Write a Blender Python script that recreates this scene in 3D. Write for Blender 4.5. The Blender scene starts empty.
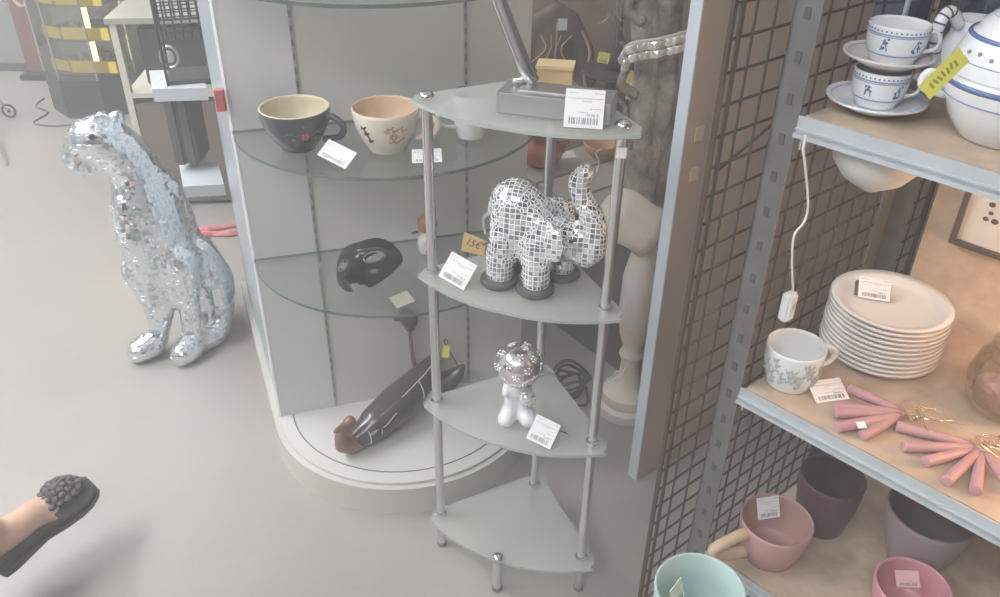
import bpy, bmesh, math, random
from mathutils import Vector, Matrix, Euler, noise
random.seed(11)
C = bpy.context.scene.collection
PI = math.pi
F = 840.0
H = 1.4
TH = math.atan2(F, 1301.0)
ROLL = math.radians(0.92)
CAMM = Matrix.Rotation(PI/2-TH, 3, 'X') @ Matrix.Rotation(ROLL, 3, 'Z')

def ray(px, py):
    return CAMM @ Vector(((px-500)/F, -(py-298.5)/F, -1.0))
def at(px, py, z=0.0):
    """point of height z seen at picture point (px, py)"""
    r = ray(px, py); t = (z-H)/r.z
    return Vector((r.x*t, r.y*t, z))
def aty(px, py, y):
    """point at forward distance y seen at picture point (px, py)"""
    r = ray(px, py); t = y/r.y
    return Vector((r.x*t, y, H+r.z*t))

# ------------------------------------------------------------------ materials
def lin(c):
    return tuple(((v/255)/12.92 if v/255 <= .04045 else ((v/255+.055)/1.055)**2.4) for v in c)
MATS = {}
def mat(name, col, rough=.5, metal=0.0, var=0.0, vscale=20.0, bump=0.0, bscale=60.0, spec=.5, coat=0.0,
        emit=None, estr=0.0, col2=None, sss=0.0):
    if name in MATS: return MATS[name]
    m = bpy.data.materials.new(name); m.use_nodes = True
    nt = m.node_tree; b = nt.nodes['Principled BSDF']
    c = (*lin(col), 1)
    b.inputs['Base Color'].default_value = c
    b.inputs['Roughness'].default_value = rough
    b.inputs['Metallic'].default_value = metal
    b.inputs['Specular IOR Level'].default_value = spec
    b.inputs['Coat Weight'].default_value = coat
    tc = nt.nodes.new('ShaderNodeTexCoord')
    if var or col2:
        n = nt.nodes.new('ShaderNodeTexNoise'); n.inputs['Scale'].default_value = vscale
        n.inputs['Detail'].default_value = 5
        nt.links.new(tc.outputs['Object'], n.inputs['Vector'])
        r = nt.nodes.new('ShaderNodeValToRGB')
        r.color_ramp.elements[0].position = .35; r.color_ramp.elements[1].position = .65
        if col2: c2 = (*lin(col2), 1)
        else: c2 = (*[min(1, v*(1+var)) for v in c[:3]], 1); c = (*[v*(1-var) for v in c[:3]], 1)
        r.color_ramp.elements[0].color = c; r.color_ramp.elements[1].color = c2
        nt.links.new(n.outputs['Fac'], r.inputs['Fac']); nt.links.new(r.outputs['Color'], b.inputs['Base Color'])
    if bump:
        n2 = nt.nodes.new('ShaderNodeTexNoise'); n2.inputs['Scale'].default_value = bscale
        n2.inputs['Detail'].default_value = 4
        nt.links.new(tc.outputs['Object'], n2.inputs['Vector'])
        bp = nt.nodes.new('ShaderNodeBump'); bp.inputs['Strength'].default_value = bump; bp.inputs['Distance'].default_value = .01
        nt.links.new(n2.outputs['Fac'], bp.inputs['Height']); nt.links.new(bp.outputs['Normal'], b.inputs['Normal'])
    if emit:
        b.inputs['Emission Color'].default_value = (*lin(emit), 1); b.inputs['Emission Strength'].default_value = estr
    MATS[name] = m
    return m

def glass(name, tint=(225, 235, 230), gloss=.08, body=0.0, bodycol=(200, 210, 205), rough=.02, trans=0.0):
    """thin pane: see-through, with a fresnel reflection and (frosted glass) a diffuse body"""
    if name in MATS: return MATS[name]
    m = bpy.data.materials.new(name); m.use_nodes = True
    nt = m.node_tree; nt.nodes.clear()
    out = nt.nodes.new('ShaderNodeOutputMaterial')
    tr = nt.nodes.new('ShaderNodeBsdfTransparent'); tr.inputs['Color'].default_value = (*lin(tint), 1)
    gl = nt.nodes.new('ShaderNodeBsdfGlossy'); gl.inputs['Roughness'].default_value = rough
    lw = nt.nodes.new('ShaderNodeLayerWeight'); lw.inputs['Blend'].default_value = .25
    mt = nt.nodes.new('ShaderNodeMath'); mt.operation = 'MULTIPLY_ADD'
    mt.inputs[1].default_value = .3; mt.inputs[2].default_value = gloss
    nt.links.new(lw.outputs['Fresnel'], mt.inputs[0])
    cur = tr.outputs[0]
    if body:
        df = nt.nodes.new('ShaderNodeBsdfDiffuse'); df.inputs['Color'].default_value = (*lin(bodycol), 1)
        tl = nt.nodes.new('ShaderNodeBsdfTranslucent'); tl.inputs['Color'].default_value = (*lin(bodycol), 1)
        a = nt.nodes.new('ShaderNodeMixShader'); a.inputs['Fac'].default_value = .5
        nt.links.new(df.outputs[0], a.inputs[1]); nt.links.new(tl.outputs[0], a.inputs[2])
        bmx = nt.nodes.new('ShaderNodeMixShader'); bmx.inputs['Fac'].default_value = body
        nt.links.new(cur, bmx.inputs[1]); nt.links.new(a.outputs[0], bmx.inputs[2]); cur = bmx.outputs[0]
    mx = nt.nodes.new('ShaderNodeMixShader')
    nt.links.new(mt.outputs[0], mx.inputs['Fac']); nt.links.new(cur, mx.inputs[1]); nt.links.new(gl.outputs[0], mx.inputs[2])
    nt.links.new(mx.outputs[0], out.inputs['Surface'])
    MATS[name] = m
    return m

WHITE = mat('white laminate', (200, 197, 190), .35)
PANEL = mat('white panel', (206, 207, 206), .28, var=.02, vscale=3)
PANELBACK = mat('grey white panel', (202, 200, 195), .3, var=.02, vscale=3)
CHROME = mat('chrome', (225, 225, 225), .12, 1.0)
BRUSHED = mat('brushed steel', (190, 190, 192), .32, .85)
GALV = mat('galvanised steel', (176, 186, 196), .42, .55, var=.12, vscale=35)
GALVD = mat('galvanised upright', (122, 121, 120), .5, .45, var=.12, vscale=35)
HOLE = mat('slot shadow', (84, 82, 82), .8)
WIRE = mat('mesh wire', (80, 66, 58), .5, .3)
OSB = mat('osb board', (176, 154, 134), .6, col2=(196, 176, 156), vscale=28, bump=.15)
BOARD = mat('brown board', (188, 164, 146), .55, var=.05, vscale=8)
BOARDEDGE = mat('pale board edge', (200, 208, 216), .4)
PAPER = mat('tag paper', (238, 237, 238), .6)
INK = mat('tag ink', (120, 120, 128), .7)
FLOORCARD = mat('kraft paper', (196, 164, 112), .7)
DARKINK = mat('dark ink', (70, 56, 46), .7)
YELLOWP = mat('yellow paper', (222, 214, 96), .6)
CREAM = mat('cream porcelain', (226, 214, 196), .22, coat=.4)
PORC = mat('white porcelain', (228, 230, 232), .2, coat=.4)
BLUEP = mat('blue glaze', (92, 110, 160), .25, coat=.3)
MIRROR = mat('mirror glass', (240, 242, 245), .18, .85)
MIRRORD = mat('darker mirror glass', (164, 168, 176), .15, .9)
GROUT = mat('white grout', (240, 241, 242), .6)
GROUTS = mat('silver foil', (215, 220, 226), .2, .9)
BLACKP = mat('black plastic', (48, 46, 44), .45)
GLASS = glass('clear shelf glass', (248, 251, 250), .03, body=.04, bodycol=(236, 242, 240))
GEDGE = glass('glass edge', (120, 150, 140), .15, body=.55, bodycol=(120, 146, 138))
FROST = glass('frosted glass', (250, 251, 249), .02, body=.38, bodycol=(246, 247, 243), rough=.3)
FEDGE = glass('frosted glass edge', (190, 205, 198), .05, body=.8, bodycol=(226, 234, 230), rough=.3)
CLEARJ = glass('clear jar glass', (245, 245, 242), .10)

# ------------------------------------------------------------------ mesh helpers
def obj(name, bm, m=None, parent=None, smooth=False, mats=None, angle=None):
    me = bpy.data.meshes.new(name)
    bmesh.ops.recalc_face_normals(bm, faces=bm.faces)
    bm.to_mesh(me); bm.free()
    for x in (mats or [m]): me.materials.append(x)
    if smooth:
        for p in me.polygons: p.use_smooth = True
        if smooth != 'all':
            me.set_sharp_from_angle(angle=math.radians(angle or 40))
    o = bpy.data.objects.new(name, me); C.objects.link(o)
    if parent: o.parent = parent
    return o
def tag(o, label, cat, group=None, kind=None):
    o['label'] = label; o['category'] = cat
    if group: o['group'] = group
    if kind: o['kind'] = kind
    return o
def thing(name, label, cat, loc=(0, 0, 0), rotz=0, group=None):
    o = bpy.data.objects.new(name, None); C.objects.link(o)
    o.empty_display_size = .05
    o.location = Vector(loc)+Vector((0, 0, .0005 if Vector(loc).length > 1e-6 else 0)); o.rotation_euler = (0, 0, rotz)
    return tag(o, label, cat, group)
def struct(name, bm, m, **k):
    o = obj(name, bm, m, **k); o['kind'] = 'structure'; return o
def B(): return bmesh.new()
def box(bm, c, s, rot=None, mi=0):
    M = Matrix.Translation(Vector(c))
    if rot is not None: M = M @ rot.to_4x4()
    M = M @ Matrix.Diagonal((s[0], s[1], s[2], 1))
    r = bmesh.ops.create_cube(bm, size=1, matrix=M)
    for f in {f for v in r['verts'] for f in v.link_faces}: f.material_index = mi
    return r['verts']
def rz(a): return Matrix.Rotation(a, 3, 'Z')
def hexa(bm, base, top, mi=0):
    """prism between two equal rings of points"""
    n = len(base)
    a = [bm.verts.new(p) for p in base]; b = [bm.verts.new(p) for p in top]
    fs = [bm.faces.new(a), bm.faces.new(b)]
    for i in range(n): fs.append(bm.faces.new((a[i], a[(i+1) % n], b[(i+1) % n], b[i])))
    for f in fs: f.material_index = mi
def prism(bm, pts, z0, z1, mi=0, side=None):
    hexa(bm, [(p[0], p[1], z0) for p in pts], [(p[0], p[1], z1) for p in pts], mi)
    if side is not None:
        bm.faces.ensure_lookup_table()
        for f in bm.faces[-len(pts):]: f.material_index = side
def wallbox(bm, p, q, t, z0, z1):
    """vertical slab from p to q (xy), thickness t to its left"""
    p = Vector(p[:2]); q = Vector(q[:2]); d = (q-p).normalized(); n = Vector((-d.y, d.x))*t
    prism(bm, [p, q, q+n, p+n], z0, z1)
def tube(bm, pts, r, seg=10, closed=False, caps=True):
    pts = [Vector(p) for p in pts]; n = len(pts)
    rs = r if isinstance(r, (list, tuple)) else [r]*n
    rings = []; up = None
    for i, p in enumerate(pts):
        if closed: t = (pts[(i+1) % n]-pts[i-1]).normalized()
        else: t = (pts[min(i+1, n-1)]-pts[max(i-1, 0)]).normalized()
        if up is None: up = Vector((0, 0, 1)) if abs(t.z) < .9 else Vector((1, 0, 0))
        x = t.cross(up).normalized(); up = x.cross(t).normalized()
        rings.append([bm.verts.new(p+(x*math.cos(a)+up*math.sin(a))*rs[i]) for a in [2*PI*k/seg for k in range(seg)]])
    for i in range(n if closed else n-1):
        A, Bb = rings[i], rings[(i+1) % n]
        for k in range(seg): bm.faces.new((A[k], A[(k+1) % seg], Bb[(k+1) % seg], Bb[k]))
    if not closed and caps: bm.faces.new(rings[0]); bm.faces.new(rings[-1])
def curve(pts, n=8):
    """Catmull-Rom through pts"""
    P = [Vector(p) for p in pts]; P = [P[0]*2-P[1]]+P+[P[-1]*2-P[-2]]; out = []
    for i in range(1, len(P)-2):
        for k in range(n):
            t = k/n; a, b, c, d = P[i-1:i+3]
            out.append(.5*((2*b)+(c-a)*t+(2*a-5*b+4*c-d)*t*t+(-a+3*b-3*c+d)*t**3))
    out.append(P[-2]); return out
def lathe(bm, prof, seg=40, c=(0, 0, 0), mi=0):
    c = Vector(c); rings = []
    for r, z in prof:
        if r < 1e-6: rings.append([bm.verts.new(c+Vector((0, 0, z)))])
        else: rings.append([bm.verts.new(c+Vector((r*math.cos(2*PI*k/seg), r*math.sin(2*PI*k/seg), z))) for k in range(seg)])
    for i in range(len(rings)-1):
        A, D = rings[i], rings[i+1]
        for k in range(seg):
            k2 = (k+1) % seg
            if len(A) == 1 and len(D) == 1: continue
            if len(A) == 1: f = bm.faces.new((A[0], D[k], D[k2]))
            elif len(D) == 1: f = bm.faces.new((A[k], A[k2], D[0]))
            else: f = bm.faces.new((A[k], A[k2], D[k2], D[k]))
            f.material_index = mi(i) if callable(mi) else mi
def ball(bm, c, r, seg=20, sc=(1, 1, 1), rot=None):
    M = Matrix.Translation(Vector(c))
    if rot is not None: M = M @ rot.to_4x4()
    bmesh.ops.create_uvsphere(bm, u_segments=seg, v_segments=seg//2+2, radius=r, matrix=M @ Matrix.Diagonal((*sc, 1)))
def cap(bm, p, q, r1, r2):
    """tapered capsule, for the remesher"""
    p = Vector(p); q = Vector(q)
    ball(bm, p, r1, 14); ball(bm, q, r2, 14)
    if (p-q).length > 1e-4: tube(bm, [p, q], [r1, r2], 14)
def remesh(bm, voxel, smooth=4, fac=.5):
    """union of everything in bm as one even skin; returns a bmesh"""
    me = bpy.data.meshes.new('t'); bm.to_mesh(me); bm.free()
    o = bpy.data.objects.new('t', me); C.objects.link(o)
    md = o.modifiers.new('r', 'REMESH'); md.mode = 'VOXEL'; md.voxel_size = voxel
    sm = o.modifiers.new('s', 'SMOOTH'); sm.factor = fac; sm.iterations = smooth
    dg = bpy.context.evaluated_depsgraph_get(); dg.update()
    ev = o.evaluated_get(dg); m2 = ev.to_mesh()
    out = bmesh.new(); out.from_mesh(m2); ev.to_mesh_clear()
    bpy.data.objects.remove(o); bpy.data.meshes.remove(me)
    return out
def chain(bm, pts):
    """pts: (x, y, z, r)..."""
    for a, b in zip(pts, pts[1:]): cap(bm, a[:3], b[:3], a[3], b[3])
def mosaic(bm, gap, tilt, seed=1, dark=.3, lift=0.0006):
    """every quad of the skin gets a mirror tile set in grout"""
    rnd = random.Random(seed)
    bmesh.ops.triangulate(bm, faces=[f for f in bm.faces if len(f.verts) > 4])
    inner = list(bm.faces)
    bmesh.ops.inset_individual(bm, faces=inner, thickness=gap, depth=0)
    for f in inner:
        f.material_index = 2 if rnd.random() < dark else 1
        c = f.calc_center_median(); n = f.normal.copy()
        ax = Vector((rnd.gauss(0, 1), rnd.gauss(0, 1), rnd.gauss(0, 1)))
        ax = (ax-n*ax.dot(n)).normalized(); M = Matrix.Rotation(rnd.gauss(0, tilt), 3, ax)
        for v in f.verts: v.co = c+M @ (v.co-c)+n*lift
    return bm
def copy_tree(o, parent=None):
    c = o.copy(); C.objects.link(c); c.parent = parent
    for ch in list(o.children): copy_tree(ch, c)
    return c
def text_obj(name, s, size, m, parent, loc, rot=(0, 0, 0), shear=0, space=1):
    cu = bpy.data.curves.new(name, 'FONT'); cu.body = s; cu.size = size; cu.extrude = .0001; cu.shear = shear
    cu.space_character = space
    cu.align_x = 'CENTER'; cu.align_y = 'CENTER'
    o = bpy.data.objects.new(name, cu); C.objects.link(o)
    dg = bpy.context.evaluated_depsgraph_get(); dg.update()
    me = bpy.data.meshes.new_from_object(o.evaluated_get(dg))
    bpy.data.objects.remove(o)
    t = bpy.data.objects.new(name, me); C.objects.link(t); me.materials.clear(); me.materials.append(m)
    t.parent = parent; t.location = loc; t.rotation_euler = rot
    return t

# ------------------------------------------------------------------ camera, world
cam = bpy.data.cameras.new('camera'); camo = bpy.data.objects.new('camera', cam); C.objects.link(camo)
cam.sensor_width = 36; cam.lens = F*36/1000; cam.clip_start = .02
camo.location = (0, 0, H); camo.rotation_mode = 'QUATERNION'; camo.rotation_quaternion = CAMM.to_quaternion()
bpy.context.scene.camera = camo
sc = bpy.context.scene
sc.view_settings.view_transform = 'Standard'; sc.view_settings.look = 'None'
sc.view_settings.gamma = 1; sc.view_settings.exposure = 0.14; sc.view_settings.use_curve_mapping = False
sc.cycles.use_denoising = True; sc.cycles.max_bounces = 10; sc.cycles.transparent_max_bounces = 24
sc.cycles.caustics_reflective = False; sc.cycles.caustics_refractive = False
sc.cycles.sample_clamp_indirect = 4
w = bpy.data.worlds.new('world'); sc.world = w; w.use_nodes = True
wn = w.node_tree; bg = wn.nodes['Background']
tcw = wn.nodes.new('ShaderNodeTexCoord'); sepw = wn.nodes.new('ShaderNodeSeparateXYZ'); rw = wn.nodes.new('ShaderNodeValToRGB')
wn.links.new(tcw.outputs['Generated'], sepw.inputs[0]); wn.links.new(sepw.outputs['Z'], rw.inputs['Fac'])
rw.color_ramp.elements[0].color = (.61, .605, .60, 1); rw.color_ramp.elements[1].color = (.92, .93, .94, 1)
rw.color_ramp.elements[0].position = 0; rw.color_ramp.elements[1].position = .6
wn.links.new(rw.outputs['Color'], bg.inputs['Color']); bg.inputs['Strength'].default_value = .72

# ------------------------------------------------------------------ setting
HZ = bpy.data.materials.new('lens veil haze'); HZ.use_nodes = True  # scatter volume added to give the milky veil of a fogged lens
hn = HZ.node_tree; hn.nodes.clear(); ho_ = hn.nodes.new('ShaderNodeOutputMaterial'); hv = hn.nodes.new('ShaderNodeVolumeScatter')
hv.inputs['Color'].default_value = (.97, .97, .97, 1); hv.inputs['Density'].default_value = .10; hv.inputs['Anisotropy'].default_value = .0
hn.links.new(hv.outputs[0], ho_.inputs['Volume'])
bm = bmesh.new(); box(bm, (-.5, 1.2, 1.7), (9.8, 8.6, 4.2)); tag(obj('lens_veil', bm, HZ), 'thin pale volume standing in for the veil of a fogged lens', 'haze', kind='stuff')
FL = bpy.data.materials.new('polished concrete'); FL.use_nodes = True
nt = FL.node_tree; b = nt.nodes['Principled BSDF']; b.inputs['Roughness'].default_value = .3
tc = nt.nodes.new('ShaderNodeTexCoord')
n1 = nt.nodes.new('ShaderNodeTexNoise'); n1.inputs['Scale'].default_value = 1.6; n1.inputs['Detail'].default_value = 6
n2 = nt.nodes.new('ShaderNodeTexNoise'); n2.inputs['Scale'].default_value = 60; n2.inputs['Detail'].default_value = 3
mxn = nt.nodes.new('ShaderNodeMix'); mxn.inputs['Factor'].default_value = .2
nt.links.new(tc.outputs['Object'], n1.inputs['Vector']); nt.links.new(tc.outputs['Object'], n2.inputs['Vector'])
nt.links.new(n1.outputs['Fac'], mxn.inputs['A']); nt.links.new(n2.outputs['Fac'], mxn.inputs['B'])
rr = nt.nodes.new('ShaderNodeValToRGB')
rr.color_ramp.elements[0].position = .3; rr.color_ramp.elements[1].position = .7
rr.color_ramp.elements[0].color = (*lin((152, 147, 141)), 1); rr.color_ramp.elements[1].color = (*lin((174, 169, 163)), 1)
nt.links.new(mxn.outputs['Result'], rr.inputs['Fac']); nt.links.new(rr.outputs['Color'], b.inputs['Base Color'])
nt.links.new(n1.outputs['Fac'], b.inputs['Roughness'])
mr = nt.nodes.new('ShaderNodeMapRange'); mr.inputs['To Min'].default_value = .22; mr.inputs['To Max'].default_value = .5
nt.links.new(n1.outputs['Fac'], mr.inputs['Value']); nt.links.new(mr.outputs['Result'], b.inputs['Roughness'])
bm = B(); box(bm, (-.5, 1.5, -.05), (9.4, 8, .1)); struct('floor', bm, FL)
WALLM = mat('plaster wall', (150, 152, 146), .8, var=.04, vscale=2)
bm = B(); box(bm, (-.5, 4.32, 1.6), (9.4, .1, 3.2)); struct('wall_back', bm, WALLM)
bm = B(); box(bm, (-5.15, 1.5, 1.6), (.1, 8, 3.2)); struct('wall_left', bm, WALLM)
bm = B(); box(bm, (4.15, 1.5, 1.6), (.1, 8, 3.2)); struct('wall_right', bm, WALLM)
bm = B(); box(bm, (-.5, -2.55, 1.6), (9.4, .1, 3.2)); struct('wall_front', bm, mat('front wall', (120, 116, 110), .8))  # wall behind the camera, added dark to cut the light from there
bm = B(); box(bm, (-.5, 4.262, .02), (9.2, .015, .04)); struct('baseboard_back', bm, mat('dark baseboard', (88, 88, 86), .6))
# unseen overhead beams, added as dark contrast in the mirror surfaces
for i, y in enumerate((-1.6, .2, 2.0, 3.8)):
    bm = B(); box(bm, (-.5, y, 3.3), (9.4, .22, .25)); struct('ceiling_contrast_beam', bm, mat('contrast beam', (110, 108, 104), .7))
FILLD = mat('fill diffuser', (255, 255, 255), .5, emit=(250, 252, 255), estr=28)
def fill_lamp(x, y, lx, ly, label, e=None):  # unseen hanging lights, added for highlights
    t = thing('fill_light', label, 'lamp', (x, y, 3.1), 0, 'added fill lights above the hall')
    bm = B(); box(bm, (0, 0, .04), (lx+.06, ly+.06, .05)); box(bm, (0, 0, .08), (.05, ly, .06)); obj('fill_housing', bm, BLACKP, t)
    bm = B(); box(bm, (0, 0, 0), (lx, ly, .03)); obj('diffuser', bm, FILLD, t)
    for s in (-1, 1):
        bm = B(); tube(bm, [(0, s*ly*.4, .05), (0, s*ly*.4, .4)], .006, 6); obj('hanger', bm, BLACKP, t)
fill_lamp(-2.6, 1.0, .9, 2.4, 'long added fill light hanging over the floor left of the foot')
fill_lamp(-1.2, -1.4, 2.4, .5, 'added fill light hanging behind the viewer')
fill_lamp(-3.0, 3.2, .6, 1.6, 'added fill light hanging near the yellow lit showcase')

# ------------------------------------------------------------------ white gondola display with round glass shelves
P0 = Vector((-.513, 1.512)); P1 = Vector((-.39, 1.553)); P2 = Vector((-.076, 1.650)); P3 = Vector((.054, 1.686))
ax = Vector((.956, .293)); an = Vector((.293, -.956)); M0 = (P0+P3)/2
side = Vector((-.378, .926))
HP = 1.95
g = thing('display_gondola', 'white shop display stand with a rounded front plinth and slotted back panels', 'display stand', (0, 0, 0))
bm = B()
arc = []
for k in range(33):
    a = PI*k/32
    arc.append(M0+ax*(-.312*math.cos(a))+an*(.305*math.sin(a)+.005))
back_r = M0+ax*.312+(-an)*.62; back_l = P0+side*.66+Vector((-.012, 0))
prism(bm, arc+[back_r, back_l], 0.0, .075); obj('plinth', bm, WHITE, g)
def arcring(ra, rb, off):
    o_ = []
    for k in range(33):
        a = PI*k/32; o_.append(M0+ax*(-ra*math.cos(a))+an*(rb*math.sin(a)+off))
    return o_
bm = B(); prism(bm, arcring(.30, .293, .005)+[M0+ax*.30-an*.02, M0-ax*.30-an*.02], .0755, .083); obj('deck_board', bm, mat('plinth deck', (205, 203, 198), .35), g)
bm = B(); rr_ = arcring(.268, .262, .003); tube(bm, [(p.x, p.y, .0835) for p in rr_], .0016, 6); obj('deck_groove', bm, mat('groove line', (128, 124, 118), .6), g)
for nm, A_, B_, mm in (('side_panel', P0, P1, PANEL), ('back_panel', P1, P2, PANELBACK), ('side_panel', P2, P3, PANELBACK)):
    bm = B(); wallbox(bm, A_, B_, .014, .083, HP); obj(nm, bm, mm, g)
bm = B(); wallbox(bm, P0+an*.0015+Vector((-.005,0)), P0+an*.0015, .017, .083, HP); obj('edge_strip', bm, mat('bright edge strip', (250, 250, 250), .3), g)
SLOT = mat('slot rail', (112, 114, 118), .5, .3)
for P in (P1, P2):
    bm = B(); c = P+an*.002
    box(bm, (c.x, c.y, (.083+HP)/2), (.006, .003, HP-.085), rz(.28))
    z = .12
    while z < HP-.05:
        box(bm, (c.x+an.x*.0016, c.y+an.y*.0016, z), (.0035, .002, .012), rz(.28), 1); z += .026
    obj('slot_rail', bm, parent=g, mats=[mat('rail', (165, 166, 168), .45, .3), SLOT])
Q0 = P0-an*.02
# long outer side of the gondola, seen edge on at the left
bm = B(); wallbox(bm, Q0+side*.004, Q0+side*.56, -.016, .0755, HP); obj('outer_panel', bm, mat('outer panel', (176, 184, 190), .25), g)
def glass_disc(z, ra=.298, label=''):
    t = thing('glass_shelf', label, 'shelf', (0, 0, 0), 0, 'rounded glass shelves of the white stand')
    bm = B(); ring = arcring(ra, ra*.95, .022)
    prism(bm, ring+[M0+ax*ra*.99+an*.019, M0-ax*ra*.99+an*.019], z-.006, z, 0, 1)
    obj('glass_plate', bm, parent=t, mats=[GLASS, GEDGE])
    for P in (P1, P2):
        bm = B(); c = P+an*.034
        box(bm, (c.x, c.y, z-.012), (.006, .05, .011), rz(.30)); obj('shelf_bracket', bm, BRUSHED, t)
ZS1 = aty(385, 175, (M0+an*.305).y).z; ZS2 = aty(395, 312, (M0+an*.305).y).z; ZS0 = aty(400, 3, (M0+an*.305).y).z
glass_disc(ZS1, label='clear round-fronted glass shelf carrying the big dark cup')
glass_disc(ZS2, label='clear round-fronted glass shelf carrying the dark mask')
glass_disc(ZS0, label='topmost clear round-fronted glass shelf at the upper picture edge')
# shelves on the far side of the gondola
for (z, lb, sx) in ((.625, 'white shelf board behind the gondola under the black wire rack', 0), (.335, 'lower white shelf board behind the gondola beside the silver cat', 0)):
    A = at(154 if z > .5 else 185, 100 if z > .5 else 196, z-.03); D = Q0+side*.50
    p = Vector((A.x, A.y)); q = Vector((Q0+side*((p-Q0).dot(side))))-Vector((.004, 0))
    q.y = p.y+.02
    q = Vector((Q0.x+side.x*((q.y-Q0.y)/side.y)-.005, q.y))
    bm = B(); prism(bm, [p, q, q+Vector((-.065, .16)), p+Vector((-.065, .16))], z-.035, z)
    t = tag(obj('side_shelf', bm, mat('blueish white shelf', (205, 211, 218), .3)), lb, 'shelf')
SHB = at(154, 100, .595)

# ------------------------------------------------------------------ tags
def card(name, loc, w, h, yaw=0, tilt=0, roll=0, label='', mode='print', m=None, group=None, parent=None):
    """paper card; tilt 0 lies flat, 90 deg stands facing -y; its lower edge sits at loc.z when roll is 0"""
    R = (Matrix.Rotation(yaw, 3, 'Z') @ Matrix.Rotation(tilt, 3, 'X') @ Matrix.Rotation(roll, 3, 'Z'))
    t = thing(name, label, 'price tag', (0, 0, 0), 0, group)
    low = min((R @ Vector((sx*w/2, sy*h/2, 0))).z for sx in (-1, 1) for sy in (-1, 1))
    t.location = Vector(loc)-Vector((0, 0, low)) if tilt < 1.6 else Vector(loc)
    t.rotation_mode = 'QUATERNION'; t.rotation_quaternion = R.to_quaternion()
    bm = B(); box(bm, (0, 0, .0004), (w, h, .0008)); obj('paper', bm, m or PAPER, t)
    if mode == 'print':
        bm = B(); rnd = random.Random(int(w*1e5)+int(abs(loc[0])*1e4))
        for (y, a, b_) in ((.40, -.42, -.2), (.40, .25, .43), (.26, -.42, .44), (.19, -.06, .14), (.0, .15, .42), (-.1, -.15, .1)):
            x = a
            while x < b_:
                l = rnd.uniform(.03, .07); box(bm, ((x+l/2)*w, y*h, .0009), (l*w, .022*h, .0002)); x += l+.018
        obj('printed_lines', bm, mat('faint print', (168, 172, 182), .7), t)
        bm = B(); x = -.36
        while x < .38:
            l = rnd.choice((.012, .02, .03)); box(bm, (x*w, -.32*h, .0009), (l*w, .17*h, .0002)); x += l+rnd.choice((.012, .02, .035))
        obj('barcode', bm, INK, t)
        text_obj('printed_price', '19,90 €', h*.11, INK, t, (.22*w, -.17*h, .0009))
    return t

# ------------------------------------------------------------------ cups
def cup_profile(R, h, t=.004, foot=.55, k=2.2, n=12):
    out = [(0, 0.002), (R*foot*.85, .002), (R*foot, 0)]
    for i in range(n+1):
        u = i/n; r = R*(foot+(1-foot)*(1-(1-u)**k)); out.append((r, .003+u*(h-.003)))
    ins = [(r-t, z) for r, z in reversed(out[3:]) if z > .008]
    return out[2:], [(R-t*.4, h+.0015)]+ins+[(0, .008)], out[:3]
def cup(name, label, loc, R, h, m_out, m_in, hrot, cat='cup', foot=.55, k=2.2, hs=1.0, group=None, deco=None, hm=None, handle=True, t=.004):
    T = thing(name, label, cat, loc, 0, group)
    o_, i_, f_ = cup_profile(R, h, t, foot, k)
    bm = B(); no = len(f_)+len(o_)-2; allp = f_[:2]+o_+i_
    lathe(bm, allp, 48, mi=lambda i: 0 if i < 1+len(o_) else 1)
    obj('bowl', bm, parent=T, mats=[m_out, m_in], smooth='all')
    if handle:
        bm = B(); hh = h*.30*hs
        pts = curve([(R*.93, 0, h*.80), (R*1.15, 0, h*.86), (R*1.0+hh*1.35, 0, h*.66), (R+hh*1.0, 0, h*.40), (R*.84, 0, h*.28)], 6)
        tube(bm, pts, [.0055*hs*(R/.055)]*len(pts), 10)
        ho = obj('handle', bm, hm or m_out, T, smooth='all'); ho.rotation_euler = (0, 0, hrot)
    def surf(ang, z, off=.0006):
        u = max(0, min(1, (z-.003)/(h-.003))); r = R*(foot+(1-foot)*(1-(1-u)**k))+off
        return Vector((r*math.cos(ang), r*math.sin(ang), z))
    if deco: deco(T, surf)
    return T
def petals(T, surf, ang, z, r, m, n=5, mc=None, name='painted_flower'):
    bm = B()
    for k in range(n):
        a = 2*PI*k/n; c = surf(ang+r*.7*math.cos(a)/.05, z+r*.7*math.sin(a))
        nrm = Vector((math.cos(ang), math.sin(ang), 0)); ball(bm, c, r*.5, 8, (1, 1, 1))
        for v in bm.verts[-1:]: pass
    for v in bm.verts:
        pass
    # flatten towards the wall of the cup
    c0 = surf(ang, z); nrm = Vector((math.cos(ang), math.sin(ang), 0))
    for v in bm.verts:
        d = v.co-Vector((0, 0, v.co.z)); s = surf(math.atan2(v.co.y, v.co.x), v.co.z)
        rad = math.hypot(s.x, s.y); cur = math.hypot(v.co.x, v.co.y)
        f = (rad+(cur-rad)*.08)/cur; v.co.x *= f; v.co.y *= f
    obj(name, bm, m, T, smooth='all')
def sprig(T, surf, pts, m, r=.0008, leaf=.003, name='painted_sprig'):
    bm = B(); P = [surf(a, z) for a, z in pts]
    tube(bm, P, r, 5)
    for i, (a, z) in enumerate(pts):
        for s in (-1, 1):
            q = surf(a+s*.06, z+.002*s); tube(bm, [surf(a, z), q, surf(a+s*.11, z+.004)], [leaf*.15, leaf*.3, .0002], 5)
    obj(name, bm, m, T)
DARKGLAZE = mat('dark slate glaze', (62, 64, 70), .22, coat=.4, var=.15, vscale=40)
INBEIGE = mat('beige glaze inside', (202, 190, 166), .3)
PINKG = mat('pink paint', (190, 92, 92), .5); GREENG = mat('muted green paint', (96, 104, 96), .5)
BEIGEG = mat('beige glaze', (222, 213, 197), .2, coat=.4); TANP = mat('tan paint', (176, 142, 112), .5)
BLACKPT = mat('black paint', (58, 54, 54), .5)
def camang(p): return math.atan2(-p.y, -p.x)
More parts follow.
